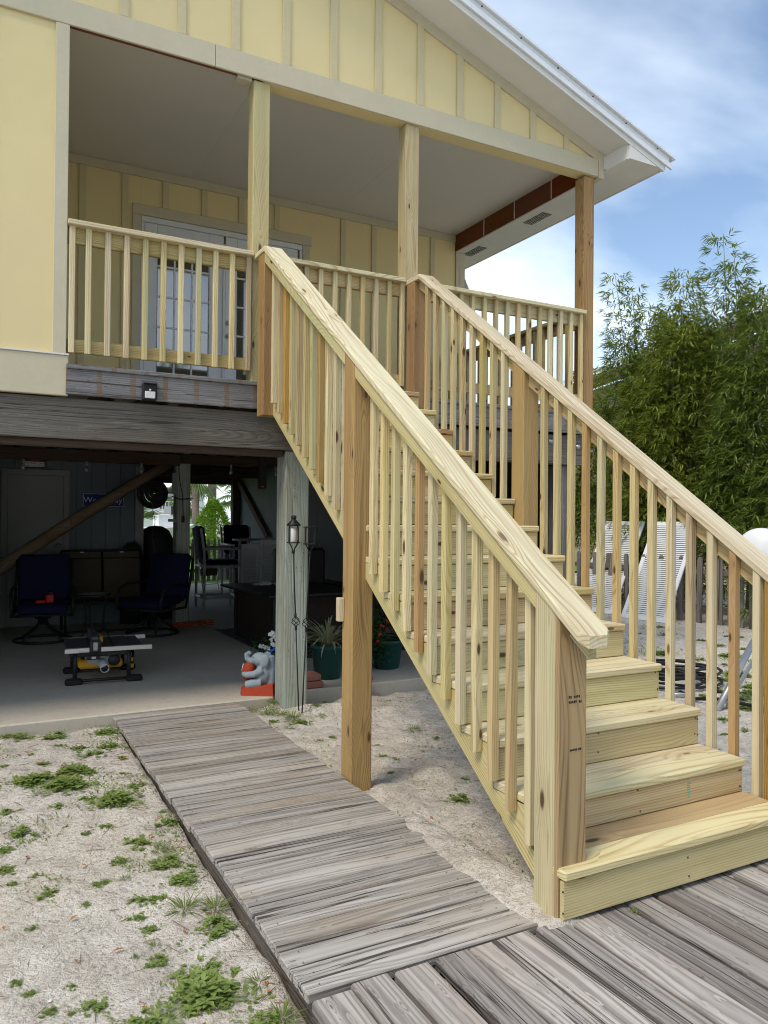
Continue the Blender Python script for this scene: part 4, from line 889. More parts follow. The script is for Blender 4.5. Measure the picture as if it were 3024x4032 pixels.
for y in (-0.30, 0.28):
    for x in (-0.255, 0.215): tube('leg', [(x, y, 0.31), (x, y, 0.03)], 0.019, M['black'], t, 8)
    tube('cross_bar', [(-0.30, y, 0.036), (0.26, y, 0.036)], 0.015, M['black'], t, 8)
    for x in (-0.32, 0.21): box('rubber_foot', (x-0.02, y-0.03, 0.0), (x+0.13, y+0.03, 0.062), M['rubber'], t, 'x', 0.016)
tube('power_cord', [(0.24, 0.1, 0.2), (0.29, 0.05, 0.23), (0.28, 0.0, 0.12), (0.27, 0.08, 0.08), (0.30, 0.1, 0.2)], 0.012, M['rubber'], t, 6)
for k in range(2): lathe('yellow_cap', [(0.0001, 0), (0.022, 0), (0.022, 0.03), (0.0001, 0.03)], M['yellow_plastic'], t, 10, (0.255, -0.05+0.06*k, 0.10+0.05*k)).matrix_basis @= Matrix.Rotation(R(90), 4, 'Y')
# dark storage table
t = thing('storage_table', 'dark patio table with wicker side panels behind the big post', 'table', (0.15, 7.3, 0.012), R(2))
box('table_top', (-0.62, -0.95, 0.63), (0.62, 0.80, 0.665), M['black_plastic'], t, 'x', 0.01)
for lo, hi in (((-0.44, -0.72, 0.05), (0.44, -0.69, 0.60)), ((-0.46, -0.70, 0.05), (-0.43, 0.58, 0.60))): box('wicker_panel', lo, hi, M['wicker'], t, 'x', 0.003)
for x in (-0.46, 0.46):
    for y in (-0.72, 0.58): box('leg', (x-0.03, y-0.03, 0.0), (x+0.03, y+0.03, 0.629), M['black'], t, 'z', 0.004)
for y in (-0.72, 0.58): box('apron', (-0.43, y-0.015, 0.60), (0.43, y+0.015, 0.629), M['black'], t, 'x')
rg = box('patio_rug', (-0.46, 5.9, 0.0125), (1.3, 8.45, 0.020), M['rug'], None, 'x', 0.002); tag(rg, 'dark patterned flat rug under the storage table', 'rug')
# crumpled cloth on the table
bm = bmesh.new(); bmesh.ops.create_grid(bm, x_segments=14, y_segments=10, size=1)
for v in bm.verts: v.co = Vector((v.co.x*0.16, v.co.y*0.10, 0.012+0.05*abs(noise.noise((v.co.x*2.2, v.co.y*2.2, 3)))+0.03*max(0, 1-v.co.length)))
me = bpy.data.meshes.new('folded_cloth'); bm.to_mesh(me); bm.free(); me.materials.append(M['cloth'])
o = tag(link('folded_cloth', me, None, Matrix.Translation((-0.06, 7.55, 0.678))), 'crumpled pale cloth lying on the dark storage table', 'cloth')
# cushion on a chair behind the post (mostly hidden)
t = thing('deep_armchair', 'dark cushioned armchair in shadow right of the big post', 'armchair', (0.72, 7.95, 0.012))
for n_, lo, hi in (('seat', (-0.38, -0.30, 0.18), (0.38, 0.36, 0.46)), ('back_cushion', (-0.38, 0.28, 0.40), (0.38, 0.46, 1.12)), ('arm', (-0.48, -0.32, 0.0), (-0.39, 0.44, 0.66)), ('arm', (0.39, -0.32, 0.0), (0.48, 0.44, 0.66))): box(n_, lo, hi, M['black_plastic'], t, 'x', 0.04)
# louvred doors leaning
def louvre(t, w, h, n, mats=M['pvc'], slat_t=0.006, tilt=35, st=0.05, cov=1.15):
    for s in (-1, 1): box('stile', (s*(w/2-st/2)-st/2, -0.014, 0.0), (s*(w/2-st/2)+st/2, 0.014, h), mats, t, 'z', 0.003)
    for z in (0.0, h-0.08): box('rail', (-w/2+st+0.001, -0.0135, z), (w/2-st-0.001, 0.0135, z+0.08), mats, t, 'x', 0.003)
    p = (h-0.16)/n; me = boxmesh('slat', (w-2*st-0.002, slat_t, p*cov), mats, 0.001)
    for k in range(n): link('slat', me, t, WM_[t.name] @ Matrix.Translation((0, 0, 0.08+p*(k+0.5))) @ Matrix.Rotation(R(tilt), 4, 'X'))
for i, (x, h) in enumerate(((0.49, 1.13), (0.80, 1.20))):
    t = thing('louvred_door', ['shorter white louvred door leaning left of the other under the house', 'taller white louvred door standing behind the big green grey post'][i], 'door', (x, 9.80-0.03*i, 0.012), 0, 'louvred doors under the house')
    louvre(t, 0.30, h, 20)
# PVC bar chairs and table
def barchair(loc, rz, label):
    t = thing('bar_chair', label, 'bar chair', loc, rz, 'white pipe bar chairs')
    P_ = M['pvc']
    for x in (-0.30, 0.30):
        tube('leg', [(x, -0.30, 0), (x, -0.30, 1.02)], 0.024, P_, t, 8); tube('leg', [(x, 0.30, 0), (x, 0.30, 0.95), (x, 0.36, 1.36)], 0.024, P_, t, 8)
        tube('arm', [(x, -0.30, 1.02), (x, 0.31, 1.02)], 0.024, P_, t, 8); tube('foot_rail', [(x, -0.30, 0.20), (x, 0.30, 0.20)], 0.022, P_, t, 8); tube('side_rail', [(x, -0.30, 0.72), (x, 0.30, 0.72)], 0.022, P_, t, 8)
    for y in (-0.30, 0.30):
        tube('foot_rail', [(-0.30, y, 0.20), (0.30, y, 0.20)], 0.022, P_, t, 8); tube('seat_rail', [(-0.30, y, 0.72), (0.30, y, 0.72)], 0.022, P_, t, 8)
    box('seat_cushion', (-0.27, -0.29, 0.745), (0.27, 0.27, 0.83), M['navy'], t, 'x', 0.03)
    vs_, fs_ = chambox(0.54, 0.09, 0.58, 0.04); link('back_cushion', mesh('back_cushion', vs_, fs_, M['navy'], True), t, WM_[t.name] @ Matrix.Translation((0, 0.30, 1.11)) @ Matrix.Rotation(R(-8), 4, 'X'))
    return t
b1 = barchair((0.30, 10.98, 0.012), R(88), 'white pipe bar chair turned side on before the bright lawn opening')
copy_tree(b1, Matrix.Translation((1.25, 12.6, 0.012)) @ Matrix.Rotation(R(5), 4, 'Z'), 'white pipe bar chair behind the high bar table in shadow')
t = thing('bar_table', 'high white pipe bar table with dark top in the shade', 'table', (1.25, 11.75, 0.012))
lathe('table_top', [(0.0001, 1.12), (0.44, 1.12), (0.45, 1.135), (0.44, 1.15), (0.0001, 1.15)], M['grey_plastic'], t, 28)
for x in (-0.25, 0.25):
    for y in (-0.25, 0.25): tube('leg', [(x, y, 0), (x, y, 1.119)], 0.024, M['pvc'], t, 8)
fcx = thing('folding_chair', 'folded metal chair leaning by the rear picket fence', 'folding chair', (1.05, 14.3, 0.012), R(20))
for s in (-1, 1): tube('side_tube', [(s*0.2, -0.1, 0.0), (s*0.2, 0.05, 0.5), (s*0.2, 0.12, 0.72)], 0.012, M['alu'], fcx, 6)
box('seat', (-0.19, -0.06, 0.30), (0.19, 0.02, 0.66), M['sling'], fcx, 'x', 0.01)
for z in (0.12, 0.2): tube('cross_bar', [(-0.2, -0.05, z), (0.2, -0.05, z)], 0.008, M['alu'], fcx, 6)
# coil of black hose hung from the girder, covered grill, orange cord
t = thing('hanging_hose_coil', 'big black coil of hose hung by the shed corner', 'hose', (-1.03, 9.12, 1.88))
for k in range(9): ring('hose_loop', (0.01*math.sin(k*2.1)-0.13, -0.03+0.010*k, 0.01*math.cos(k*1.7)), 0.03+0.021*k, 0.020, M['rubber'], t, 28, 6, 'y')
t = thing('covered_grill', 'black covered grill standing between the shed and inner post', 'grill', (-0.92, 10.15, 0.012))
lathe('cover', [(0.30, 0.0), (0.30, 0.5), (0.29, 0.9), (0.27, 1.2), (0.20, 1.34), (0.10, 1.40), (0.0001, 1.41)], M['black_plastic'], t, 20)
t = thing('storage_bag', 'dark lumpy bag on the loveseat back by the shed', 'bag', (-1.36, 9.62, 0.012))
lathe('bag_body', [(0.16, 0.0), (0.17, 0.5), (0.16, 0.95), (0.13, 1.10), (0.06, 1.17), (0.0001, 1.18)], M['black_plastic'], t, 14)
t = thing('dark_cooler', 'black upright cooler at the left edge behind the chair', 'cooler', (-3.33, 8.75, 0.012))
box('body', (-0.18, -0.18, 0), (0.18, 0.18, 0.72), M['black_plastic'], t, 'z', 0.02); box('lid', (-0.20, -0.20, 0.722), (0.20, 0.20, 0.80), M['black_plastic'], t, 'x', 0.02)
random.seed(3); pts = []
for k in range(60): a = k*0.55; r_ = 0.16+0.08*math.sin(k*0.37); pts.append((r_*1.5*math.cos(a), r_*math.sin(a), 0.012+0.0009*k+0.01*abs(math.sin(k))))
tag(tube('orange_cord', pts, 0.007, M['orange_cord'], None, 6), 'orange extension cord coiled beside the inner post', 'cord').matrix_basis = Matrix.Translation((-0.66, 8.86, 0.012)) @ Matrix.Diagonal((0.9, 0.8, 1, 1))
pts = [(-1.16+0.02*math.sin(k*0.9), 9.12, 2.0-0.058*k) for k in range(18)]
tt = thing('dangling_rope', 'thin tan rope hanging left of the inner post', 'rope', (0, 0, 0)); tube('rope_strand', pts, 0.004, M['sling'], tt, 5)
# fittings on the inner post
t = thing('post_power_strip', 'pale power strip and black wires on the inner post', 'power strip', (-0.885, 9.06, 1.9))
box('strip_body', (-0.045, -0.05, -0.02), (0.012, -0.01, 0.28), M['shed_trim'], t, 'z', 0.005)
tube('wire', [(0.03, -0.065, 0.5), (0.05, -0.066, 0.2), (0.10, -0.066, -0.05), (0.11, -0.066, -0.35)], 0.006, M['rubber'], t, 5); box('plug', (0.085, -0.085, -0.42), (0.125, -0.061, -0.33), M['black'], t, 'z', 0.004)
tube('wire_loop', [(-0.06, -0.08, -0.05), (0.05, -0.085, -0.09), (0.22, -0.08, -0.08), (0.26, 0.0, -0.07)], 0.008, M['rubber'], t, 5)
box('bracket', (-0.09, -0.06, -0.41), (0.012, -0.005, -0.37), M['green_post'], t, 'x', 0.003)
t = thing('rolled_sun_shade', 'maroon rolled up sun shade hanging under the deck behind the stairs', 'sun shade', (1.0, 4.36, 2.24))
tube('shade_roll', [(-0.95, 0, 0), (1.12, 0, 0.01)], 0.055, M['maroon'], t, 14)
tube('pull_cord', [(1.10, -0.22, 0.05), (1.12, -0.21, -0.2), (1.06, -0.21, -0.5), (1.0, -0.22, -0.8)], 0.004, M['rubber'], t, 5)
t = thing('hanging_tube', 'dark upright tube hanging left of the big post top', 'pipe', (-0.93, 6.2, 2.2))
box('tube_body', (0.31, -0.04, -0.32), (0.39, 0.04, 0.22), M['dark_screen'], t, 'z', 0.01); lathe('end_cap', [(0.0001, 0), (0.02, 0), (0.02, 0.01), (0.0001, 0.01)], M['orange_cord'], t, 10, (0.34, -0.052, -0.30))
# motion light on the rim
t = thing('solar_light', 'black solar motion light fixed to the weathered deck rim', 'light', (-2.245, 4.010, 2.515))
box('body', (-0.055, -0.045, -0.075), (0.055, 0.0, 0.055), M['black'], t, 'x', 0.008)
vs_, fs_ = chambox(0.105, 0.075, 0.008, 0.003); link('solar_panel', mesh('solar_panel', vs_, fs_, M['dark_grey']), t, WM_[t.name] @ Matrix.Translation((0, -0.03, 0.065)) @ Matrix.Rotation(R(20), 4, 'X'))
box('lens', (-0.038, -0.052, -0.06), (0.038, -0.0455, -0.008), M['sign_white'], t, 'x', 0.003)
lathe('sensor', [(0.0001, 0), (0.009, 0), (0.008, 0.008), (0.0001, 0.012)], M['sign_white'], t, 12, (0, -0.046, 0.003)).matrix_basis @= Matrix.Rotation(R(90), 4, 'X')
# ================================================================ things by the big post
def blob(parts, vox, mat, name, parent):
    """several ellipsoids / tubes fused into one continuous surface"""
    bm = bmesh.new()
    for p in parts:
        if p[0] == 'e':
            _, c, r, rot = p; Mx = Matrix.Translation(c) @ Matrix.Rotation(rot, 4, 'Y') @ Matrix.Diagonal((r[0], r[1], r[2], 1))
            bmesh.ops.create_icosphere(bm, subdivisions=3, radius=1, matrix=Mx)
        else:
            v, f_ = tubedata(p[1], p[2], 10); nv = [bm.verts.new(q) for q in v]
            for g in f_: bm.faces.new([nv[i] for i in g])
    me = bpy.data.meshes.new(name); bm.to_mesh(me); bm.free(); o = bpy.data.objects.new('tmp', me); C.objects.link(o)
    md = o.modifiers.new('r', 'REMESH'); md.mode = 'VOXEL'; md.voxel_size = vox; ms = o.modifiers.new('s', 'SMOOTH'); ms.iterations = 3
    me2 = bpy.data.meshes.new_from_object(o.evaluated_get(bpy.context.evaluated_depsgraph_get())); bpy.data.objects.remove(o)
    me2.name = name; me2.materials.clear(); me2.materials.append(mat); me2.polygons.foreach_set('use_smooth', [True]*len(me2.polygons))
    return link(name, me2, parent)
t = thing('elephant_statue', 'grey painted elephant statue hugging a red ball on a red base', 'statue', (-1.165, 4.50, 0.012), R(-28))
# facing -X; local metres
blob([('e', (0.03, 0, 0.175), (0.075, 0.085, 0.10), 0), ('e', (-0.005, 0, 0.30), (0.075, 0.065, 0.062), 0.2), ('e', (0.05, 0, 0.26), (0.05, 0.08, 0.08), 0),
      ('e', (0.045, 0.075, 0.30), (0.045, 0.014, 0.060), 0.2), ('e', (0.045, -0.075, 0.30), (0.045, 0.014, 0.060), 0.2),
      ('t', [(-0.04, 0, 0.295), (-0.085, 0, 0.285), (-0.12, 0, 0.31), (-0.125, 0, 0.345), (-0.10, 0, 0.362), (-0.082, 0, 0.345)], [0.034, 0.030, 0.025, 0.021, 0.018, 0.014]),
      ('t', [(0.03, -0.07, 0.22), (-0.04, -0.085, 0.185), (-0.11, -0.065, 0.175), (-0.145, -0.03, 0.18)], [0.036, 0.031, 0.028, 0.024]),
      ('t', [(0.03, 0.07, 0.22), (-0.04, 0.085, 0.185), (-0.11, 0.065, 0.175), (-0.145, 0.03, 0.18)], [0.036, 0.031, 0.028, 0.024]),
      ('t', [(0.02, -0.06, 0.11), (-0.06, -0.07, 0.10), (-0.115, -0.06, 0.085)], [0.045, 0.040, 0.036]), ('t', [(0.02, 0.06, 0.11), (-0.06, 0.07, 0.10), (-0.115, 0.06, 0.085)], [0.045, 0.040, 0.036]),
      ('t', [(0.09, 0, 0.09), (0.095, 0, 0.20), (0.08, 0, 0.33)], [0.05, 0.05, 0.045])], 0.007, M['grey_concrete'], 'body', t)
bl = blob([('e', (-0.105, 0, 0.20), (0.058, 0.062, 0.085), 0.25)], 0.008, M['red_paint'], 'ball', t)
pts = [(-0.162+0.012*abs(k-4)/4, 0.0, 0.145+0.0145*k) for k in range(9)]; tube('ball_seam', pts, 0.004, M['petal'], t, 5)
base_poly = [(-0.15, -0.10), (0.13, -0.115), (0.14, 0.115), (-0.15, 0.10), (-0.175, 0.0)]
zt = [0.065, 0.10, 0.10, 0.065, 0.055]
vs = [(x_, y_, 0) for x_, y_ in base_poly]+[(x_*0.95, y_*0.95, z_) for (x_, y_), z_ in zip(base_poly, zt)]
link('base', mesh('base', vs, [(4, 3, 2, 1, 0), (5, 6, 7), (5, 7, 8), (5, 8, 9)]+[(i, (i+1) % 5, (i+1) % 5+5, i+5) for i in range(5)], M['red_paint']), t)
for y_ in (-0.035, 0.035): link('eye', mesh('eye', *lathedata([(0.0001, -0.006), (0.006, 0), (0.0001, 0.006)], 8), M['black'], True), t, WM_[t.name] @ Matrix.Translation((-0.058, y_*1.2, 0.322)))
t = thing('watering_can', 'blue plastic watering can behind the elephant statue', 'watering can', (-0.925, 4.74, 0.012))
lathe('can_body', [(0.085, 0.0), (0.095, 0.01), (0.095, 0.09), (0.098, 0.095), (0.095, 0.10), (0.092, 0.23), (0.096, 0.235), (0.092, 0.245), (0.06, 0.275), (0.05, 0.277), (0.0001, 0.277)], M['blue_plastic'], t, 24)
tube('handle', [(-0.07, 0, 0.26), (-0.06, 0, 0.32), (0.0, 0, 0.345), (0.07, 0, 0.31), (0.09, 0, 0.22)], 0.014, M['blue_plastic'], t, 8)
tube('spout', [(0.08, 0, 0.06), (0.16, 0, 0.16), (0.22, 0, 0.27)], [0.025, 0.018, 0.014], M['blue_plastic'], t, 10)
def leaf(bag, p, d, up, L, w, fold=0.2, droop=0.0, seg=1):
    """folded leaf blade added to a (verts, faces) bag"""
    vs, fs = bag; d = Vector(d).normalized(); s = d.cross(Vector(up)); s = s.normalized() if s.length > 1e-4 else d.orthogonal().normalized(); n = s.cross(d)
    b = len(vs); p = Vector(p); m1 = p+d*L*0.45-Vector((0, 0, droop*0.25*L)); tip = p+d*L-Vector((0, 0, droop*L))
    vs += [p, m1+s*w/2+n*w*fold, tip, m1-s*w/2+n*w*fold, m1]
    fs += [(b, b+4, b+1), (b+4, b+2, b+1), (b, b+3, b+4), (b+4, b+3, b+2)]
def rdir(el0=-0.3, el1=0.9):
    a = random.uniform(0, 2*math.pi); e = random.uniform(el0, el1); return Vector((math.cos(a)*math.cos(e), math.sin(a)*math.cos(e), math.sin(e)))
random.seed(11)
t = thing('petunia_plant', 'white petunias in a small pot beside the watering can', 'flowers', (-1.02, 4.93, 0.012))
lathe('pot', [(0.06, 0), (0.08, 0.14), (0.085, 0.15), (0.07, 0.15), (0.0001, 0.14)], M['clay'], t, 16)
bag = ([], [])
for k in range(110):
    p = Vector((random.gauss(0.03, 0.05), random.gauss(0, 0.05), random.uniform(0.15, 0.40))); leaf(bag, p, rdir(-0.2, 0.8), (0, 0, 1), 0.04, 0.022)
link('leaves', mesh('leaves', *bag, M['potleaf']), t)
for (x_, z_) in ((0.075, 0.455), (0.10, 0.47), (0.115, 0.43), (0.095, 0.40), (0.135, 0.44), (0.15, 0.40), (0.105, 0.36), (0.02, 0.34), (0.045, 0.33), (0.0, 0.345), (0.07, 0.32), (0.13, 0.345)):
    bag = ([], []); n_ = 5
    for q in range(n_):
        a = 2*math.pi*q/n_+random.random(); leaf(bag, (0, 0, 0), (math.cos(a), -0.35, math.sin(a)), (0, -1, 0), 0.026, 0.024, 0.1)
    link('flower', mesh('flower', *bag, M['petal']), t, WM_[t.name] @ Matrix.Translation((x_, random.uniform(-0.05, 0.0), z_)))
def bigpot(name, label, loc, h, r0_, r1_):
    t = thing(name, label, 'pot plant', loc)
    lathe('pot', [(r0_, 0), (r0_+0.01, 0.01), (r1_-0.012, h*0.86), (r1_, h*0.88), (r1_, h), (r1_-0.02, h), (r1_-0.03, h-0.03), (0.0001, h-0.03)], M['green_pot'], t, 30); return t
t = bigpot('potted_spider_plant', 'striped spider plant in a dark green pot by the big post', (-0.36, 4.86, 0.012), 0.33, 0.115, 0.165)
bag = ([], [])
for k in range(95):
    a = random.uniform(0, 2*math.pi); L = random.uniform(0.28, 0.52); e = random.uniform(0.5, 1.45); w = random.uniform(0.012, 0.02); vs, fs = bag; b = len(vs)
    h = Vector((math.cos(a), math.sin(a), 0)); sd_ = Vector((-math.sin(a), math.cos(a), 0)); p = Vector((0, 0, 0.30))+h*random.uniform(0, 0.07); N = 6
    for i in range(N+1):
        q = p.copy(); ww = w*(0.7 if i == 0 else 1.0 if i < N-1 else 0.6 if i == N-1 else 0.02); vs += [q-sd_*ww/2, q+sd_*ww/2]
        p = p+(h*math.cos(e)+Vector((0, 0, math.sin(e))))*L/N; e -= random.uniform(0.18, 0.34)
    fs += [(b+2*i, b+2*i+1, b+2*i+3, b+2*i+2) for i in range(N)]
link('leaves', mesh('leaves', *bag, M['stripeleaf']), t)
t = bigpot('potted_begonia', 'large leaved red flowering plant in a dark green pot behind the stair post', (0.40, 5.06, 0.012), 0.30, 0.12, 0.18)
bag = ([], [])
for k in range(40): leaf(bag, (random.gauss(0.02, 0.10), random.gauss(0, 0.1), random.uniform(0.28, 0.72)), rdir(-0.4, 0.7), (0, 0, 1), random.uniform(0.12, 0.2), random.uniform(0.09, 0.15), 0.12)
for k in range(420): leaf(bag, (random.gauss(-0.16, 0.07), random.gauss(-0.10, 0.06), random.uniform(0.08, 0.55)), rdir(-0.6, 0.7), (0, 0, 1), 0.045, 0.022)
link('leaves', mesh('leaves', *bag, M['potleaf']), t)
for (x_, z_) in ((-0.16, 0.46), (-0.12, 0.43), (-0.20, 0.38), (-0.10, 0.50), (-0.22, 0.31)):
    bag = ([], [])
    for q in range(6): leaf(bag, (0, 0, 0), rdir(-0.5, 1.2), (0, -1, 0), 0.03, 0.028)
    link('flower', mesh('flower', *bag, M['red_petal']), t, WM_[t.name] @ Matrix.Translation((x_, -0.20, z_)))
for i, (z, w, lb) in enumerate(((0.012, 0.16, 'reddish concrete paver lying under another by the post'), (0.076, 0.15, 'reddish concrete paver stacked on top of another by the post'))):
    o = box('paver', (-0.86+0.01*i, 4.46+0.012*i, z), (-0.86+w+0.13-0.01*i, 4.66, z+0.062), M['clay'], None, 'x', 0.012); tag(o, lb, 'paver', 'pavers by the post')
t = thing('red_pail', 'small red pail half hidden behind the stair post', 'pail', (-0.20, 4.36, -0.055)); lathe('pail_body', [(0.05, 0.0), (0.07, 0.14), (0.073, 0.14), (0.066, 0.135), (0.0001, 0.02)], M['red_tool'], t, 18); ring('rim', (0, 0, 0.14), 0.071, 0.004, M['red_tool'], t, 20, 6)
# lantern stakes
def lantern(loc, lean, label, bottle):
    t = thing('lantern_stake', label, 'garden lantern', loc, 0, 'black lantern stakes'); B_ = M['black']
    f = lambda z: Vector((lean*z/1.3, 0, z))
    tube('stake', [f(-0.10), f(0.69)], 0.0055, B_, t, 6); tube('stake', [f(0.785), f(1.31)], 0.0055, B_, t, 6)
    for zc in (0.685, 0.79): lathe('collar', [(0.006, -0.018), (0.010, -0.016), (0.010, 0.016), (0.006, 0.018)], B_, t, 10, f(zc))
    for k in range(4):
        pts = []
        for i in range(11): u = i/10; a = k*math.pi/2+u*math.pi*1.1; r_ = 0.032*math.sin(math.pi*u)+0.004; pts.append(f(0.70+0.08*u)+Vector((r_*math.cos(a), r_*math.sin(a), 0)))
        tube('basket_wire', pts, 0.0035, B_, t, 5)
    lathe('cup', [(0.006, 1.30), (0.013, 1.31), (0.013, 1.33), (0.006, 1.335)], B_, t, 10, (lean, 0, 0))
    for k in range(4):
        a = k*math.pi/2+0.5; c_, s_ = math.cos(a), math.sin(a)
        tube('cage_bar', [(lean, 0, 1.325), (lean+0.052*c_, 0.052*s_, 1.395), (lean+0.052*c_, 0.052*s_, 1.52), (lean+0.03*c_, 0.03*s_, 1.555 if bottle else 1.54)], 0.004, B_, t, 5)
    for z in (1.395, 1.535): ring('cage_ring', (lean, 0, z), 0.053, 0.0045, B_, t, 20, 5)
    if bottle:
        lathe('roof', [(0.058, 1.540), (0.055, 1.548), (0.020, 1.585), (0.018, 1.588), (0.022, 1.592), (0.022, 1.618), (0.0001, 1.622)], B_, t, 16, (lean, 0, 0))
        lathe('candle_glass', [(0.030, 1.40), (0.032, 1.405), (0.032, 1.51), (0.024, 1.52), (0.0001, 1.522)], M['sign_white'], t, 16, (lean-0.008, -0.006, 0)); lathe('yellow_band', [(0.012, 1.41), (0.012, 1.52), (0.0001, 1.521)], M['yellow_plastic'], t, 8, (lean+0.033, 0.004, 0))
    return t
lantern((-1.005, 3.99, -0.04), -0.060, 'black lantern stake with a white candle in front of the big post', True)
lantern((-0.995, 3.94, -0.05), 0.055, 'empty black lantern stake leaning right in front of the big post', False)

# ================================================================ right-hand yard
def fence_line(name, label, p0, p1, pitch, h, mat, pw=0.09, pointed=False):
    p0, p1 = Vector(p0), Vector(p1); d = p1-p0; L = d.length; t = thing(name, label, 'fence', p0, math.atan2(d.y, d.x)); n = int(L/pitch)
    q = [(-pw/2, 0), (pw/2, 0), (pw/2, h-pw*0.5), (0, h) if pointed else (pw*0.25, h), (-pw*0.25, h), (-pw/2, h-pw*0.5)] if not pointed else [(-pw/2, 0), (pw/2, 0), (pw/2, h-0.14), (pw*0.22, h-0.10), (pw*0.42, h-0.06), (0, h), (-pw*0.42, h-0.06), (-pw*0.22, h-0.10), (-pw/2, h-0.14)]
    k = len(q); vs = [(z, x, -0.01) for x, z in q]+[(z, x, 0.01) for x, z in q]
    me = mesh('picket', vs, [tuple(range(k)), tuple(reversed(range(k, 2*k)))]+[(i, (i+1) % k, (i+1) % k+k, i+k) for i in range(k)], mat)
    bm = bmesh.new(); bm.from_mesh(me); bmesh.ops.recalc_face_normals(bm, faces=bm.faces); bm.to_mesh(me); bm.free()
    for i in range(n):
        link('picket', me, t, WM_[t.name] @ Matrix.Translation((i*pitch+pitch/2, random.uniform(-0.006, 0.006), -0.02)) @ Matrix.Rotation(random.uniform(-0.02, 0.02), 4, 'Y') @ Matrix(((0, 1, 0, 0), (0, 0, -1, 0), (1, 0, 0, 0), (0, 0, 0, 1))))
    for z in (0.20, h*0.72): box('fence_rail', (0, 0.012, z), (L, 0.05, z+0.08), mat, t, 'x')
    for i in range(0, n, 12): box('post', (i*pitch-0.045, 0.051, -0.2), (i*pitch+0.045, 0.14, h-0.04), mat, t, 'z')
    return t
fence_line('picket_fence', 'old grey picket fence beneath the bamboo on the right', (6.35, 10.4, -0.05), (7.25, 3.2, -0.05), 0.175, 1.06, M['fence_wood'])
# louvred shutters leaning back on the fence
for i, (bx, by, lb) in enumerate(((6.25, 8.28, 'white louvred shutter leaning on the fence, the farther one'), (6.20, 7.07, 'white louvred shutter leaning on the fence, the nearer one'))):
    t = thing('louvred_shutter', lb, 'shutter', (bx, by, -0.055), 0, 'louvred shutters leaning on the fence')
    Mw = Matrix.Translation((bx, by, -0.055)) @ Matrix.Rotation(R(-90+7), 4, 'Z') @ Matrix.Rotation(R(-29.5), 4, 'X')
    reg(t, None, Mw); louvre(t, 0.86, 1.84, 46, M['white_plastic'], 0.006, 4, 0.07, 0.66)
    tube('prop_bar', [(0.42, -0.02, 0.30), (0.47, -0.05, 0.52)], 0.012, M['white_plastic'], t, 6)
t = thing('satellite_dish', 'round white dish on a pole by the fence at the right edge', 'dish', (6.72, 5.32, -0.05))
ds = [(0.0001, 0.07), (0.12, 0.058), (0.22, 0.034), (0.30, 0.008), (0.335, -0.006), (0.338, 0.0), (0.30, 0.018), (0.22, 0.044), (0.12, 0.070), (0.0001, 0.083)]
link('dish', mesh('dish', *lathedata(ds[::-1], 40), M['white_plastic'], True), t, WM_[t.name] @ Matrix.Translation((0, 0, 1.19)) @ Matrix.Rotation(R(28), 4, 'Z') @ Matrix.Rotation(R(-82), 4, 'Y'))
tube('mast', [(0.13, 0.06, -0.1), (0.13, 0.06, 1.2), (0.05, 0.02, 1.2)], 0.025, M['steel'], t, 10)
# hose coil
pts = []
random.seed(5)
for k in range(150):
    a = k*0.27; rr_ = 0.30+0.10*math.sin(k*0.071)+0.02*math.sin(k*1.3); pts.append((rr_*1.25*math.cos(a), rr_*math.sin(a), 0.02+0.0011*k+0.012*math.sin(k*0.9)))
pts = [(0.2, -0.62, 0.015), (0.0, -0.5, 0.02), (0.15, -0.42, 0.02)]+pts
t = thing('garden_hose', 'black garden hose lying coiled on the ground beside the stairs', 'hose', (2.72, 3.40, -0.05)); tube('hose', pts, 0.014, M['rubber'], t, 7)
tube('hose', [(-0.30, -0.36, 0.02), (-0.40, -0.62, 0.02), (-0.36, -0.85, 0.06), (-0.28, -1.10, 0.05), (-0.35, -1.35, 0.02)], 0.016, M['rubber'], t, 7)
tube('nozzle', [(-0.52, -0.42, 0.03), (-0.42, -0.46, 0.03), (-0.33, -0.52, 0.03)], [0.013, 0.017, 0.012], M['alu'], t, 10)
t = thing('metal_stand', 'grey pipe stand leg lying in the weeds beyond the stairs', 'stand', (2.22, 2.46, -0.05))
tube('pipe', [(-0.05, -0.02, 0.0), (0.75, 0.22, 0.50)], 0.030, M['steel'], t, 14); beam('flat_bar', (0.10, 0.0, 0.03), (0.78, 0.17, 0.44), 0.012, 0.055, M['steel'], t)
# green stake label and wood offcut in the sand
o = box('wood_offcut', (-1.46, 0.47, -0.03), (-1.20, 0.515, 0.004), M['pine_orange'], None, 'x', 0.004); tag(o, 'short orange pine offcut lying in the sand beside the newel', 'wood offcut')
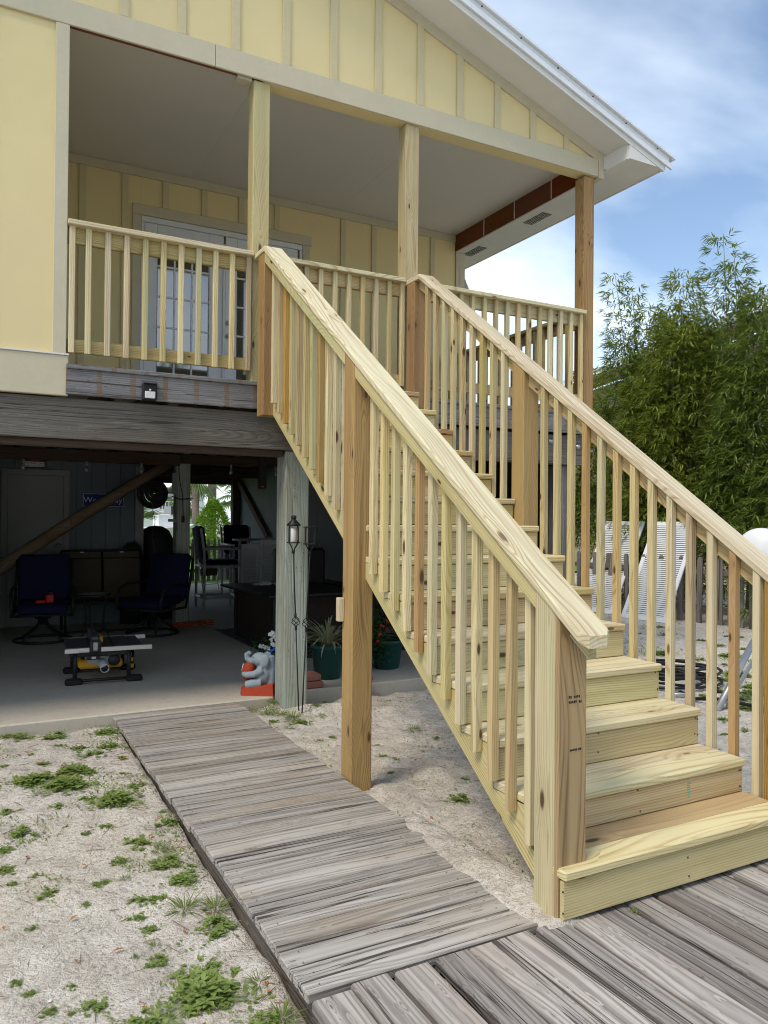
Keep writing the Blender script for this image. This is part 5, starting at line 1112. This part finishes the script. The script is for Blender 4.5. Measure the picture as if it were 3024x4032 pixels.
# ================================================================ weeds and litter on the sand
def clump(seed, n, kind):
    random.seed(seed); bag = ([], [])
    if kind == 'leafy':
        sg_ = 0.34 if n > 300 else 0.40
        stems = [(random.gauss(0, sg_), random.gauss(0, sg_)) for _ in range(max(4, n//7))]
        for sx, sy in stems:
            h = random.uniform(0.05, 0.34)*(1.15-min(1, math.hypot(sx, sy)))+0.05
            a0 = random.uniform(0, 6.28)
            for q in range(7):
                a = a0+q*1.2+random.uniform(-0.3, 0.3); e = random.uniform(0.0, 0.75)
                leaf(bag, (sx*0.8, sy*0.8, h*(0.35+0.65*q/6)), (math.cos(a)*math.cos(e), math.sin(a)*math.cos(e), math.sin(e)), (0, 0, 1), random.uniform(0.17, 0.30), random.uniform(0.10, 0.17), 0.18, 0.15)
        for k in range(n//2):
            a = random.uniform(0, 6.28); r_ = random.uniform(0.5, 1.25)*(0.8+0.35*math.sin(3*a+seed)); e = random.uniform(0.05, 0.5)
            vs_, fs_ = bag; b0_ = len(vs_); ca, sa = math.cos(a), math.sin(a); vs_ += [Vector((-sa*0.012, ca*0.012, 0.03)), Vector((sa*0.012, -ca*0.012, 0.03)), Vector((r_*ca, r_*sa, 0.05))]; fs_ += [(b0_, b0_+1, b0_+2)]
            leaf(bag, (r_*ca, r_*sa, random.uniform(0.02, 0.10)), (math.cos(a*7), math.sin(a*7), math.sin(e)), (0, 0, 1), random.uniform(0.12, 0.22), random.uniform(0.07, 0.12), 0.18, 0.1)
    else:
        for k in range(n):
            a = random.uniform(0, 6.28); e = random.uniform(0.25, 1.3); r_ = random.uniform(0, 0.3)
            leaf(bag, (r_*math.cos(a), r_*math.sin(a), 0), (math.cos(a)*math.cos(e), math.sin(a)*math.cos(e), math.sin(e)), (0, 0, 1), random.uniform(0.5, 1.3), 0.045, 0.2, 0.35)
    return bag
CL = [mesh('weed_clump', *clump(100+i, n, 'leafy'), M['weed']) for i, n in enumerate((110, 140, 160, 90, 190, 420))]
GL_ = [mesh('grass_tuft', *clump(200+i, n, 'grass'), M['grassblade']) for i, n in enumerate((50, 70, 90))]
random.seed(21)
ORD = ['first', 'second', 'third', 'fourth', 'fifth', 'sixth', 'seventh', 'eighth', 'ninth', 'tenth', 'eleventh', 'twelfth', 'thirteenth', 'fourteenth', 'fifteenth', 'sixteenth', 'seventeenth', 'eighteenth', 'nineteenth', 'twentieth', 'twenty-first', 'twenty-second', 'twenty-third', 'twenty-fourth', 'twenty-fifth', 'twenty-sixth', 'twenty-seventh', 'twenty-eighth']
def sow(lst, meshes, name, zone, cat, group, zs=1.0):
    """zone(x, y, r) gives the row a plant belongs to; plants are counted outwards from the house along their row"""
    rows = {}
    for i, (x, y, r) in sorted(enumerate(lst), key=lambda e: -e[1][1]):
        if x > -2.46 and x < -1.43: x = -2.475 if x < -1.9 else -1.40
        zn = zone(x, y, r); rows[zn] = rows.get(zn, 0)+1
        me = meshes[(5 if r > 0.11 and len(meshes) > 5 else i % min(5, len(meshes)))]; s = r*1.3
        o = link(name, me, None, Matrix.Translation((x, y, H(x, y)-0.003)) @ Matrix.Rotation(random.uniform(0, 6.28), 4, 'Z') @ Matrix.Diagonal((s, s, max(s*0.8, 0.045)*zs, 1)))
        tag(o, zn.replace('Nth', ORD[rows[zn]-1]), cat, group)
def zl(x, y, r):
    k = 'large leafy weed' if r > 0.085 else 'leafy weed' if r > 0.045 else 'tiny leafy weed'
    w = 'along the boardwalk edge' if x > -2.62 else 'at the left of the sand' if x < -3.04 else 'in the middle of the left sand'
    return 'Nth %s from the slab %s' % (k, w)
WL = [(-3.082, 4.198, 0.1), (-3.184, 4.249, 0.058), (-2.878, 4.07, 0.098), (-2.76, 4.284, 0.102), (-2.515, 4.015, 0.098), (-2.872, 3.85, 0.047), (-3.222, 3.5, 0.033), (-3.053, 3.69, 0.023), (-2.997, 3.454, 0.059), (-2.747, 3.737, 0.062), (-2.677, 3.527, 0.09), (-2.556, 3.693, 0.077), (-2.524, 3.355, 0.044), (-2.56, 3.062, 0.042), (-3.071, 3.135, 0.112), (-2.907, 2.975, 0.123), (-2.836, 3.221, 0.114), (-2.751, 3.137, 0.056), (-2.98, 2.657, 0.051), (-2.679, 2.607, 0.115), (-2.814, 2.727, 0.065), (-2.525, 2.784, 0.066), (-3.24, 2.659, 0.051), (-3.176, 2.374, 0.091), (-3.264, 2.217, 0.047), (-3.17, 2.687, 0.019), (-2.786, 2.278, 0.042), (-2.884, 2.241, 0.03), (-2.487, 2.156, 0.083), (-2.44, 2.319, 0.024), (-2.67, 1.994, 0.079), (-2.79, 1.84, 0.055), (-2.595, 1.705, 0.086), (-2.486, 1.649, 0.032), (-3.272, 1.979, 0.05), (-3.146, 1.847, 0.033), (-2.894, 1.643, 0.047), (-3.246, 1.801, 0.027), (-3.112, 1.641, 0.062), (-2.565, 1.497, 0.072), (-2.774, 1.428, 0.05), (-2.698, 1.389, 0.05), (-2.536, 1.066, 0.093), (-2.799, 1.29, 0.048), (-2.771, 1.187, 0.038), (-3.191, 1.385, 0.024), (-2.976, 1.492, 0.025), (-2.797, 0.944, 0.053), (-2.861, 0.992, 0.018), (-2.623, 0.81, 0.043), (-2.685, 0.664, 0.125), (-3.025, 0.776, 0.05), (-3.265, 1.029, 0.027), (-3.179, 0.807, 0.042), (-3.226, 0.93, 0.026), (-3.099, 0.917, 0.026), (-2.911, 0.576, 0.072), (-2.554, 0.414, 0.063), (-3.147, 0.687, 0.033), (-3.108, 0.771, 0.017)]
GL = [(-2.587, 1.874, 0.067), (-2.608, 1.266, 0.087), (-2.491, 1.225, 0.077), (-2.50, 0.625, 0.06), (-2.50, 0.398, 0.07), (-2.787, 1.643, 0.031), (-2.776, 1.048, 0.036), (-2.932, 3.065, 0.055)]
WR = [(-1.324, 1.618, 0.064), (-1.244, 1.593, 0.029), (-0.992, 2.406, 0.027), (-1.148, 3.22, 0.034), (-1.037, 3.253, 0.031), (-0.814, 2.942, 0.038), (-0.86, 1.791, 0.075), (-0.628, 2.092, 0.047), (-0.322, 2.929, 0.039), (-0.908, 2.673, 0.032), (-0.856, 2.597, 0.031), (-1.38, 1.729, 0.026), (-0.838, 4.024, 0.042), (-0.648, 4.247, 0.036), (-1.102, 3.725, 0.066), (-1.306, 3.759, 0.066)]
GR = [(-1.236, 4.144, 0.104), (-1.178, 3.97, 0.102), (-1.111, 3.832, 0.1), (-1.045, 3.697, 0.082), (-0.35, 3.223, 0.081), (-1.13, 4.243, 0.088), (-0.886, 3.827, 0.068), (-1.30, 3.95, 0.09), (-1.33, 4.22, 0.08), (-1.25, 3.60, 0.06)]
WY = [(5.208, 5.765, 0.081), (5.823, 6.372, 0.065), (5.308, 5.19, 0.079), (5.159, 4.775, 0.096), (5.172, 4.43, 0.075), (4.036, 4.157, 0.102), (3.428, 3.916, 0.096), (3.417, 3.677, 0.11), (4.022, 3.803, 0.066), (3.321, 3.271, 0.106), (2.838, 2.965, 0.085), (2.779, 2.632, 0.11), (2.448, 2.358, 0.078), (1.965, 2.205, 0.073), (1.636, 1.935, 0.046), (1.865, 1.946, 0.059), (3.206, 3.939, 0.094), (4.991, 6.004, 0.061), (6.028, 5.116, 0.062), (5.945, 5.288, 0.062), (2.535, 2.868, 0.068), (2.166, 2.247, 0.05), (3.7, 3.4, 0.15), (3.05, 2.75, 0.13), (3.9, 4.6, 0.12), (4.6, 4.2, 0.13), (2.6, 2.4, 0.12), (3.3, 2.9, 0.13)]
sow(WL, CL, 'weed_clump', zl, 'weed', 'weeds left of the boardwalk')
sow(GL, GL_, 'grass_tuft', lambda x, y, r: 'Nth thin grass tuft from the slab left of the boardwalk', 'grass', 'grass tufts left of the boardwalk')
sow(WR, CL, 'weed_clump', lambda x, y, r: 'Nth leafy weed from the slab in the sand %s' % ('between boardwalk and stair post' if x < -0.95 else 'beneath the stairs'), 'weed', 'weeds beneath the stairs')
sow(GR, GL_, 'grass_tuft', lambda x, y, r: 'Nth grass tuft from the slab by the big post', 'grass', 'grass by the big post', 0.8)
sow(WY, CL, 'weed_clump', lambda x, y, r: 'Nth leafy weed counted forward from the fence %s' % ('by the black hose' if x < 3.5 else 'in the open right yard'), 'weed', 'weeds right of the stairs')
# one weed growing between platform boards
tag(link('weed_clump', CL[3], None, Matrix.Translation((-1.075, 0.235, -0.01)) @ Matrix.Diagonal((0.03, 0.03, 0.07, 1))), 'tiny weed growing up between two platform boards', 'weed')
random.seed(31); bag = ([], [])
def litter_spot():
    while True:
        k = random.random()
        if k < 0.62: x, y = random.uniform(-3.4, -2.44), random.uniform(0.2, 4.25)
        elif k < 0.72: x, y = -2.44-abs(random.gauss(0, 0.10)), random.uniform(0.3, 4.0)
        else: x, y = random.uniform(-1.40, 0.4), random.uniform(0.5, 4.1)
        return x, y
for k in range(300):                                   # twigs and pine needles
    x, y = litter_spot(); a = random.uniform(0, 3.14); L = random.choice((0.03, 0.04, 0.06, 0.09, 0.12)); w = random.uniform(0.0006, 0.0014); z = H(x, y)+0.006
    dx, dy = math.cos(a)*L/2, math.sin(a)*L/2; b = len(bag[0]); nx_, ny_ = -math.sin(a)*w, math.cos(a)*w
    za, zb = H(x-dx, y-dy)+0.005, H(x+dx, y+dy)+0.005
    bag[0].extend([(x-dx-nx_, y-dy-ny_, za), (x-dx+nx_, y-dy+ny_, za), (x+dx+nx_, y+dy+ny_, zb), (x+dx-nx_, y+dy-ny_, zb), (x-dx, y-dy, za+2*w), (x+dx, y+dy, zb+2*w)])
    bag[1].extend([(b, b+1, b+4), (b+1, b+2, b+5, b+4), (b+2, b+3, b+5), (b+3, b, b+4, b+5), (b, b+3, b+2, b+1)])
tag(link('twig_litter', mesh('twig_litter', *bag, M['twig'])), 'scattered reddish twigs and needles on the sand', kind='stuff')
bag = ([], [])
for k in range(60):
    x, y = litter_spot(); leaf(bag, (x, y, H(x, y)+0.008), rdir(-0.1, 0.3), (0, 0, 1), random.uniform(0.02, 0.05), random.uniform(0.012, 0.02), 0.25)
tag(link('leaf_litter', mesh('leaf_litter', *bag, M['dryleaf'])), 'scattered brown and orange dry leaves on the sand', kind='stuff')
bag = ([], [])
for k in range(34):
    x, y = litter_spot(); s = random.uniform(0.003, 0.010); v, f_ = chambox(s*random.uniform(1, 3), s*1.5, s*0.5, s*0.15); b = len(bag[0]); a = random.uniform(0, 3.14); z = H(x, y)+0.004
    bag[0].extend([(x+p[0]*math.cos(a)-p[1]*math.sin(a), y+p[0]*math.sin(a)+p[1]*math.cos(a), z+p[2]) for p in v]); bag[1].extend([tuple(i+b for i in q) for q in f_])
tag(link('shell_chips', mesh('shell_chips', *bag, M['shell'])), 'white shell and chalk chips scattered on the sand', kind='stuff')
bag = ([], [])
for k in range(5200):                                  # sparse tiny seedlings that nobody could count
    x, y = litter_spot()
    if noise.noise((x*1.9, y*1.9, 5))+0.18*(y-2.6)*(0.5 if x < -2 else 0) < 0.10: continue
    leaf(bag, (x, y, H(x, y)+0.002), rdir(0.1, 1.2), (0, 0, 1), random.uniform(0.010, 0.026), 0.011, 0.2)
for k in range(5200):
    x, y = random.uniform(1.2, 6.4), random.uniform(1.6, 8.5)
    if noise.noise((x*1.1, y*1.1, 8)) < 0.05: continue
    leaf(bag, (x, y, H(x, y)+0.002), rdir(0.1, 1.2), (0, 0, 1), random.uniform(0.025, 0.05), 0.018, 0.2)
tag(link('seedling_cover', mesh('seedling_cover', *bag, M['weed'])), 'sparse tiny green ground cover on the sand', kind='stuff')
# ================================================================ bamboo
def tri_leaf(bag, p, d, L, w):
    vs, fs = bag; s = d.cross(Vector((0, 0, 1))); s = s.normalized() if s.length > 1e-3 else Vector((1, 0, 0)); b = len(vs); m = p+d*L*0.4-Vector((0, 0, L*0.04)); tip = p+d*L-Vector((0, 0, L*0.22))
    vs += [p, m+s*w/2, tip, m-s*w/2]; fs += [(b, b+1, b+2, b+3)]
def bamboo(label, base_, tips, dens, spread, seed, mat, zlow=0.2, Lf=(0.12, 0.21), wf=0.026, thin=0.72):
    dens *= 3.1
    random.seed(seed); t = thing('bamboo_clump', label, 'bamboo', base_, 0, 'bamboo along the fence'); bag = ([], [])
    bv = Vector(base_); cb = ([], [])
    for tip, nfan in tips:
        tip = Vector(tip)-bv; b0 = Vector((random.gauss(0, 0.3), random.gauss(0, 0.6), 0)); mid = b0.lerp(tip, 0.55)+Vector((0, 0, 0.25*tip.z*0.4)); path = []
        for i in range(9):
            u = i/8; path.append(b0*(1-u)**2+mid*2*u*(1-u)+tip*u*u)
        v, f_ = tubedata(path, [0.014*(1-0.8*i/8)+0.002 for i in range(9)], 5); o_ = len(cb[0]); cb[0].extend(v); cb[1].extend([tuple(j+o_ for j in q) for q in f_])
        for k in range(int(nfan*dens)):
            u = zlow+(1-zlow)*random.random()**0.8; i = min(7, int(u*8)); p = path[i].lerp(path[i+1], u*8-i)
            if u > 0.66 and random.random() < thin*min(1, (u-0.66)/0.16): continue
            sp = spread*(1.25-u)*random.random()**0.5+0.05; a = random.uniform(0, 6.28)
            q = p+Vector((math.cos(a)*sp, math.sin(a)*sp, random.uniform(-0.15, 0.30)*sp))
            dm = Vector((math.cos(a), math.sin(a), random.uniform(-0.3, 0.5))).normalized()
            for j in range(random.randint(4, 6)):
                d = (dm+Vector((random.gauss(0, 0.55), random.gauss(0, 0.55), random.gauss(-0.05, 0.45)))).normalized()
                tri_leaf(bag, q+d*0.01, d, random.uniform(*Lf), wf*random.uniform(0.8, 1.2))
            q = q-dm*0.03
    link('culms', mesh('culms', *cb, M['culm'], True), t); link('foliage', mesh('foliage', *bag, mat), t)
    return t
bamboo('bamboo clump with a thin plume leaning out to the left', (8.2, 8.3, -0.05), [((8.0, 9.55, 6.55), 230), ((8.1, 9.2, 6.2), 230), ((8.2, 8.8, 5.7), 330), ((7.9, 9.3, 5.2), 300)], 1.0, 0.66, 41, M['bamboo'])
bamboo('bamboo clump with the tallest plume rising on the right', (8.2, 6.9, -0.05), [((8.0, 7.0, 6.55), 230), ((8.1, 6.85, 6.1), 240), ((8.3, 6.6, 5.5), 320), ((8.0, 7.2, 5.2), 340)], 1.0, 0.72, 42, M['bamboo'])
bamboo('dense middle bamboo clump behind the picket fence', (8.0, 8.0, -0.05), [((8.0, 7.85, 6.05), 300), ((8.2, 8.2, 5.5), 420), ((7.9, 8.0, 5.2), 460), ((7.7, 7.5, 5.0), 460), ((7.8, 8.6, 4.2), 460), ((7.6, 7.9, 3.6), 300)], 1.0, 1.0, 43, M['bamboo_mid'], thin=0.35)
bamboo('low dense bamboo clump at the left of the row', (7.9, 10.6, -0.05), [((7.9, 10.1, 4.7), 340), ((8.2, 10.8, 4.2), 340), ((7.8, 11.6, 3.5), 330), ((8.4, 12.4, 3.7), 200), ((7.8, 9.7, 3.9), 420)], 1.0, 0.95, 44, M['bamboo_mid'], thin=0.5)
bamboo('dense bamboo clump at the right of the row', (8.0, 5.8, -0.05), [((8.0, 6.2, 5.3), 330), ((8.2, 5.7, 5.0), 420), ((7.9, 5.2, 4.4), 460), ((7.8, 6.3, 4.2), 480), ((7.8, 5.0, 3.4), 430)], 1.0, 1.0, 45, M['bamboo'], thin=0.4)
bamboo('bright young bamboo clump nearest at the right edge', (7.3, 4.7, -0.05), [((7.2, 4.9, 2.9), 240), ((7.3, 4.4, 3.1), 260), ((7.15, 5.2, 2.0), 200), ((7.1, 5.9, 1.5), 120), ((7.0, 5.4, 0.9), 60)], 1.0, 0.55, 46, M['bamboo_bright'], 0.1)
bamboo('shaded low bamboo growth behind the leaning shutters', (8.0, 8.3, -0.05), [((8.0, 8.0, 2.6), 420), ((8.1, 7.0, 2.7), 440), ((8.0, 9.4, 2.5), 420), ((8.0, 6.2, 2.4), 380), ((7.9, 10.6, 2.4), 380)], 1.0, 0.85, 47, M['bamboo'], 0.05)
bamboo('bamboo growth close behind the right side of the house', (6.9, 12.2, -0.05), [((6.6, 12.4, 3.6), 300), ((7.2, 11.6, 3.8), 320), ((6.4, 13.4, 3.2), 260), ((7.0, 13.8, 4.2), 160)], 1.0, 0.7, 48, M['bamboo'], 0.05)
# ================================================================ neighbouring house on the right
p, q = Vector((12.212, 9.148, 0)), Vector((14.483, 17.013, 0)); d = (q-p).normalized(); rz = math.atan2(d.y, d.x)
nh = thing('neighbour_house', 'tan stucco neighbour house with dark roof behind the bamboo', 'house', p-d*3.0, rz)
L = 16.0
box('wall', (0, -1.2, -0.3), (L, -1.0, 6.2), M['stucco'], nh, 'x', 0.01); box('end_wall', (-0.0, -8, -0.3), (0.2, -1.21, 6.2), M['stucco'], nh, 'x', 0.01)
box('soffit', (-0.6, -1.0, 6.30), (L, 0.0, 6.36), M['white_far'], nh, 'x', 0.01) if False else None
rv = [(-0.6, 0.0, 6.36), (L, 0.0, 6.36), (L, -5.0, 8.2), (-0.6, -5.0, 8.2)]
link('roof', mesh('roof', [Vector(v) for v in rv]+[Vector(v)+Vector((0, 0, 0.14)) for v in rv], [(3, 2, 1, 0), (4, 5, 6, 7), (0, 1, 5, 4), (1, 2, 6, 5), (2, 3, 7, 6), (3, 0, 4, 7)], M['shingle']), nh)
box('fascia', (-0.6, 0.001, 6.30), (L, 0.04, 6.52), M['white_far'], nh, 'x', 0.01); box('soffit', (-0.6, -1.0, 6.24), (L, -0.001, 6.29), M['stucco'], nh, 'x', 0.01)
for i, (a, z) in enumerate(((1.2, 3.4), (3.6, 3.4), (5.4, 3.5), (8.2, 3.4), (5.4, 1.0), (2.4, 1.0))):
    w = box('window', (a, -0.999, z), (a+1.1, -0.93, z+1.5), M['white_far'], nh, 'x', 0.01); box('pane', (a+0.08, -0.929, z+0.08), (a+1.02, -0.92, z+1.42), M['pane'], w, 'x', 0.002)
# ================================================================ behind the house
random.seed(77)
fence_line('picket_fence', 'dark pointed picket fence at the back of the lawn opening', (-1.0, 16.9, 0.0), (4.2, 16.9, 0.0), 0.135, 1.06, M['fence_wood'], 0.085, True)
t = thing('round_bush', 'bright green clipped bush on the lawn behind the house', 'bush', (2.75, 20.0, 0)); bag = ([], [])
for k in range(5200):
    a = random.uniform(0, 6.28); z = random.random()**0.8; r_ = (0.88*(1-z)**0.75+0.05)*(0.75+0.3*random.random())*(1+0.15*math.sin(3*a)); zz_ = 0.25+1.75*z
    leaf(bag, (r_*math.cos(a), r_*math.sin(a), zz_+random.gauss(0, 0.05)), (Vector((math.cos(a), math.sin(a), 0.4))+rdir(-1, 1)*0.8), (0, 0, 1), 0.09, 0.055)
link('foliage', mesh('foliage', *bag, M['bush']), t); tube('stem', [(0, 0, -0.1), (0.02, 0.01, 0.6), (0, 0, 1.3)], [0.05, 0.04, 0.02], M['bark'], t, 8)
t = thing('pine_tree', 'tall grey pine trunk standing behind the bush', 'tree', (4.9, 28, 0)); tube('trunk', [(0, 0, -0.2), (0.02, 0, 3), (0.1, 0, 7), (0.05, 0, 11)], [0.19, 0.165, 0.14, 0.08], M['bark'], t, 14)
bag = ([], [])
for k in range(3000):
    c = Vector((random.gauss(0, 1.2), random.gauss(0, 1.2), random.uniform(7.5, 11.8))); leaf(bag, c, rdir(-0.8, 0.8), (0, 0, 1), 0.35, 0.05)
link('crown', mesh('crown', *bag, M['bamboo']), t)
def palm(loc, h, nf, L, label, seed, dead=0.25):
    random.seed(seed); t = thing('fan_palm', label, 'palm', loc, 0, 'fan palms behind the lawn')
    tube('trunk', [(0, 0, -0.1), (0.05, 0, h*0.5), (0, 0, h)], [0.17, 0.14, 0.13], M['bark'], t, 10); bag = ([], [])
    for k in range(nf):
        a = random.uniform(0, 6.28); e = random.uniform(-0.9, 1.2); d = Vector((math.cos(a)*math.cos(e), math.sin(a)*math.cos(e), math.sin(e))); st = Vector((0, 0, h))+d*L*0.55
        s = d.cross(Vector((0, 0, 1))).normalized(); vs, fs = bag; b = len(vs); w = 0.015; vs += [Vector((0, 0, h))-s*w, Vector((0, 0, h))+s*w, st+s*w, st-s*w]; fs += [(b, b+1, b+2, b+3)]
        for j in range(13):
            g = (j-6)*0.22; dd = (d*math.cos(g)+s*math.sin(g)); tri_leaf(bag, st, (dd+Vector((0, 0, -0.15))).normalized(), L*0.62*(1-0.25*abs(g)), 0.07)
    link('crown', mesh('crown', *bag, M['palm']), t); return t
palm((6.5, 29.5, 0), 2.6, 26, 1.25, 'fan palm right of the pine trunk behind the lawn', 51); palm((7.4, 31, 0), 3.6, 24, 1.3, 'taller fan palm at the right of the lawn opening', 52)
palm((4.1, 27.5, 0), 3.2, 22, 1.1, 'fan palm left of the pine trunk behind the lawn', 53); palm((5.5, 33, 0), 2.1, 24, 1.3, 'low fan palm directly behind the pine trunk', 54)
palm((0.2, 18.6, 0), 1.2, 20, 1.05, 'low fan palm seen between the shed and inner post', 55); palm((8.9, 33, 0), 3.0, 22, 1.3, 'fan palm farthest right behind the lawn', 56)
t = thing('far_house', 'pale two storey far house with balcony beyond the lawn', 'house', (7.2, 46, 0))
box('wall', (-3.2, 0, 0), (2.2, 6, 3.0), M['white_far'], t, 'x', 0.02); box('roof', (-3.6, -0.5, 3.05), (2.6, 6.5, 3.35), M['shingle'], t, 'x', 0.02)
b_ = box('balcony', (-1.0, -1.0, 1.75), (2.0, -0.01, 1.88), M['white_far'], t, 'x', 0.01)
for k in range(16): box('baluster', (-0.98+0.195*k, -0.98, 1.881), (-0.94+0.195*k, -0.94, 2.45), M['white_far'], b_, 'z', 0.003)
box('handrail', (-1.0, -1.0, 2.451), (2.0, -0.92, 2.52), M['white_far'], b_, 'x', 0.005)
for x_ in (-0.6, 0.7):
    w = box('window', (x_, -0.04, 2.0), (x_+0.9, -0.001, 2.85), M['white_far'], t, 'x', 0.01); box('pane', (x_+0.08, -0.06, 2.05), (x_+0.82, -0.041, 2.8), M['pane'], w, 'x', 0.002)
t = thing('white_boat', 'small white boat on the grass beyond the bush', 'boat', (2.9, 26.5, 0.55), R(12))
hv = []
for i, (x_, w_, zk, zg) in enumerate(((-1.4, 0.62, 0.0, 0.62), (-0.5, 0.72, -0.04, 0.62), (0.5, 0.62, -0.02, 0.68), (1.2, 0.32, 0.1, 0.76), (1.55, 0.02, 0.45, 0.84))): hv += [(x_, -w_, zg), (x_, -w_*0.75, zk+0.12), (x_, 0, zk), (x_, w_*0.75, zk+0.12), (x_, w_, zg)]
hf = [(i*5+j, i*5+j+1, (i+1)*5+j+1, (i+1)*5+j) for i in range(4) for j in range(4)]+[(0, 4, 3, 2, 1)]+[(i*5, (i+1)*5, (i+1)*5+4, i*5+4) for i in range(4)]
link('hull', mesh('hull', hv, hf, M['white_far']), t); box('console', (-0.5, -0.25, 0.63), (0.1, 0.25, 1.1), M['white_far'], t, 'x', 0.03); box('windscreen', (-0.05, -0.3, 1.101), (0.08, 0.3, 1.4), M['pane'], t, 'x', 0.01)
for x_ in (-0.9, 0.7): box('trailer_bunk', (x_-0.1, -0.6, -0.55), (x_+0.1, 0.6, -0.005), M['steel'], t, 'x', 0.01)
t = thing('white_van', 'white parked vehicle beyond the lawn at the right', 'vehicle', (7.9, 27.0, 0), R(4))
box('body', (-0.9, -0.8, 0.35), (2.2, 0.8, 1.0), M['white_far'], t, 'x', 0.1); box('cabin', (-0.6, -0.72, 1.001), (1.6, 0.72, 1.55), M['white_far'], t, 'x', 0.15)
for x_ in (-0.4, 1.6):
    w = lathe('wheel', [(0.0001, 0), (0.2, 0), (0.3, 0.03), (0.3, 0.17), (0.2, 0.2), (0.0001, 0.2)], M['rubber'], t, 18, (x_, -0.70, 0.3)); w.matrix_basis @= Matrix.Rotation(R(90), 4, 'X')
box('side_window', (-0.4, -0.735, 1.08), (1.35, -0.721, 1.45), M['pane'], t, 'x', 0.01)

# ================================================================ trees across the yard behind the viewer, seen in the door panes
def yardtree(loc, h, w, label, seed, needles):
    random.seed(seed); t = thing('yard_tree', label, 'tree', loc, 0, 'trees across the front yard'); tube('trunk', [(0, 0, -0.2), (0.1, 0, h*0.5), (0, 0.1, h*0.92)], [0.16, 0.12, 0.04], M['bark'], t, 8); bag = ([], [])
    cs = [Vector((random.gauss(0, w*0.42), random.gauss(0, w*0.42), h*random.uniform(0.28, 0.98))) for _ in range(34)]
    for c in cs:
        r_ = w*0.30*(1.25-c.z/h*0.7)
        for k in range(46): leaf(bag, c+rdir(-1.5, 1.5)*r_*random.random()**0.4, rdir(-0.9, 0.9), (0, 0, 1), random.uniform(0.3, 0.6), 0.10 if needles else 0.26)
    link('crown', mesh('crown', *bag, M['bamboo']), t)
for i, (x, y, h, w) in enumerate(((-9.5, -13, 8.0, 4.2), (-5.5, -15, 9.5, 4.6), (-1.8, -14, 7.5, 4.4), (1.8, -15.5, 9.0, 4.4), (5.6, -13.5, 7.6, 4.6), (9.5, -12, 8.4, 4.6), (-12.5, -9.5, 7.0, 4.2), (12.5, -8.5, 7.4, 4.4))):
    yardtree((x, y, -0.1), h, w, ['broad', 'tall', 'low', 'tallest', 'rounded', 'spreading', 'leftmost low', 'rightmost'][i]+' tree across the front yard facing the porch', 300+i, i % 2)
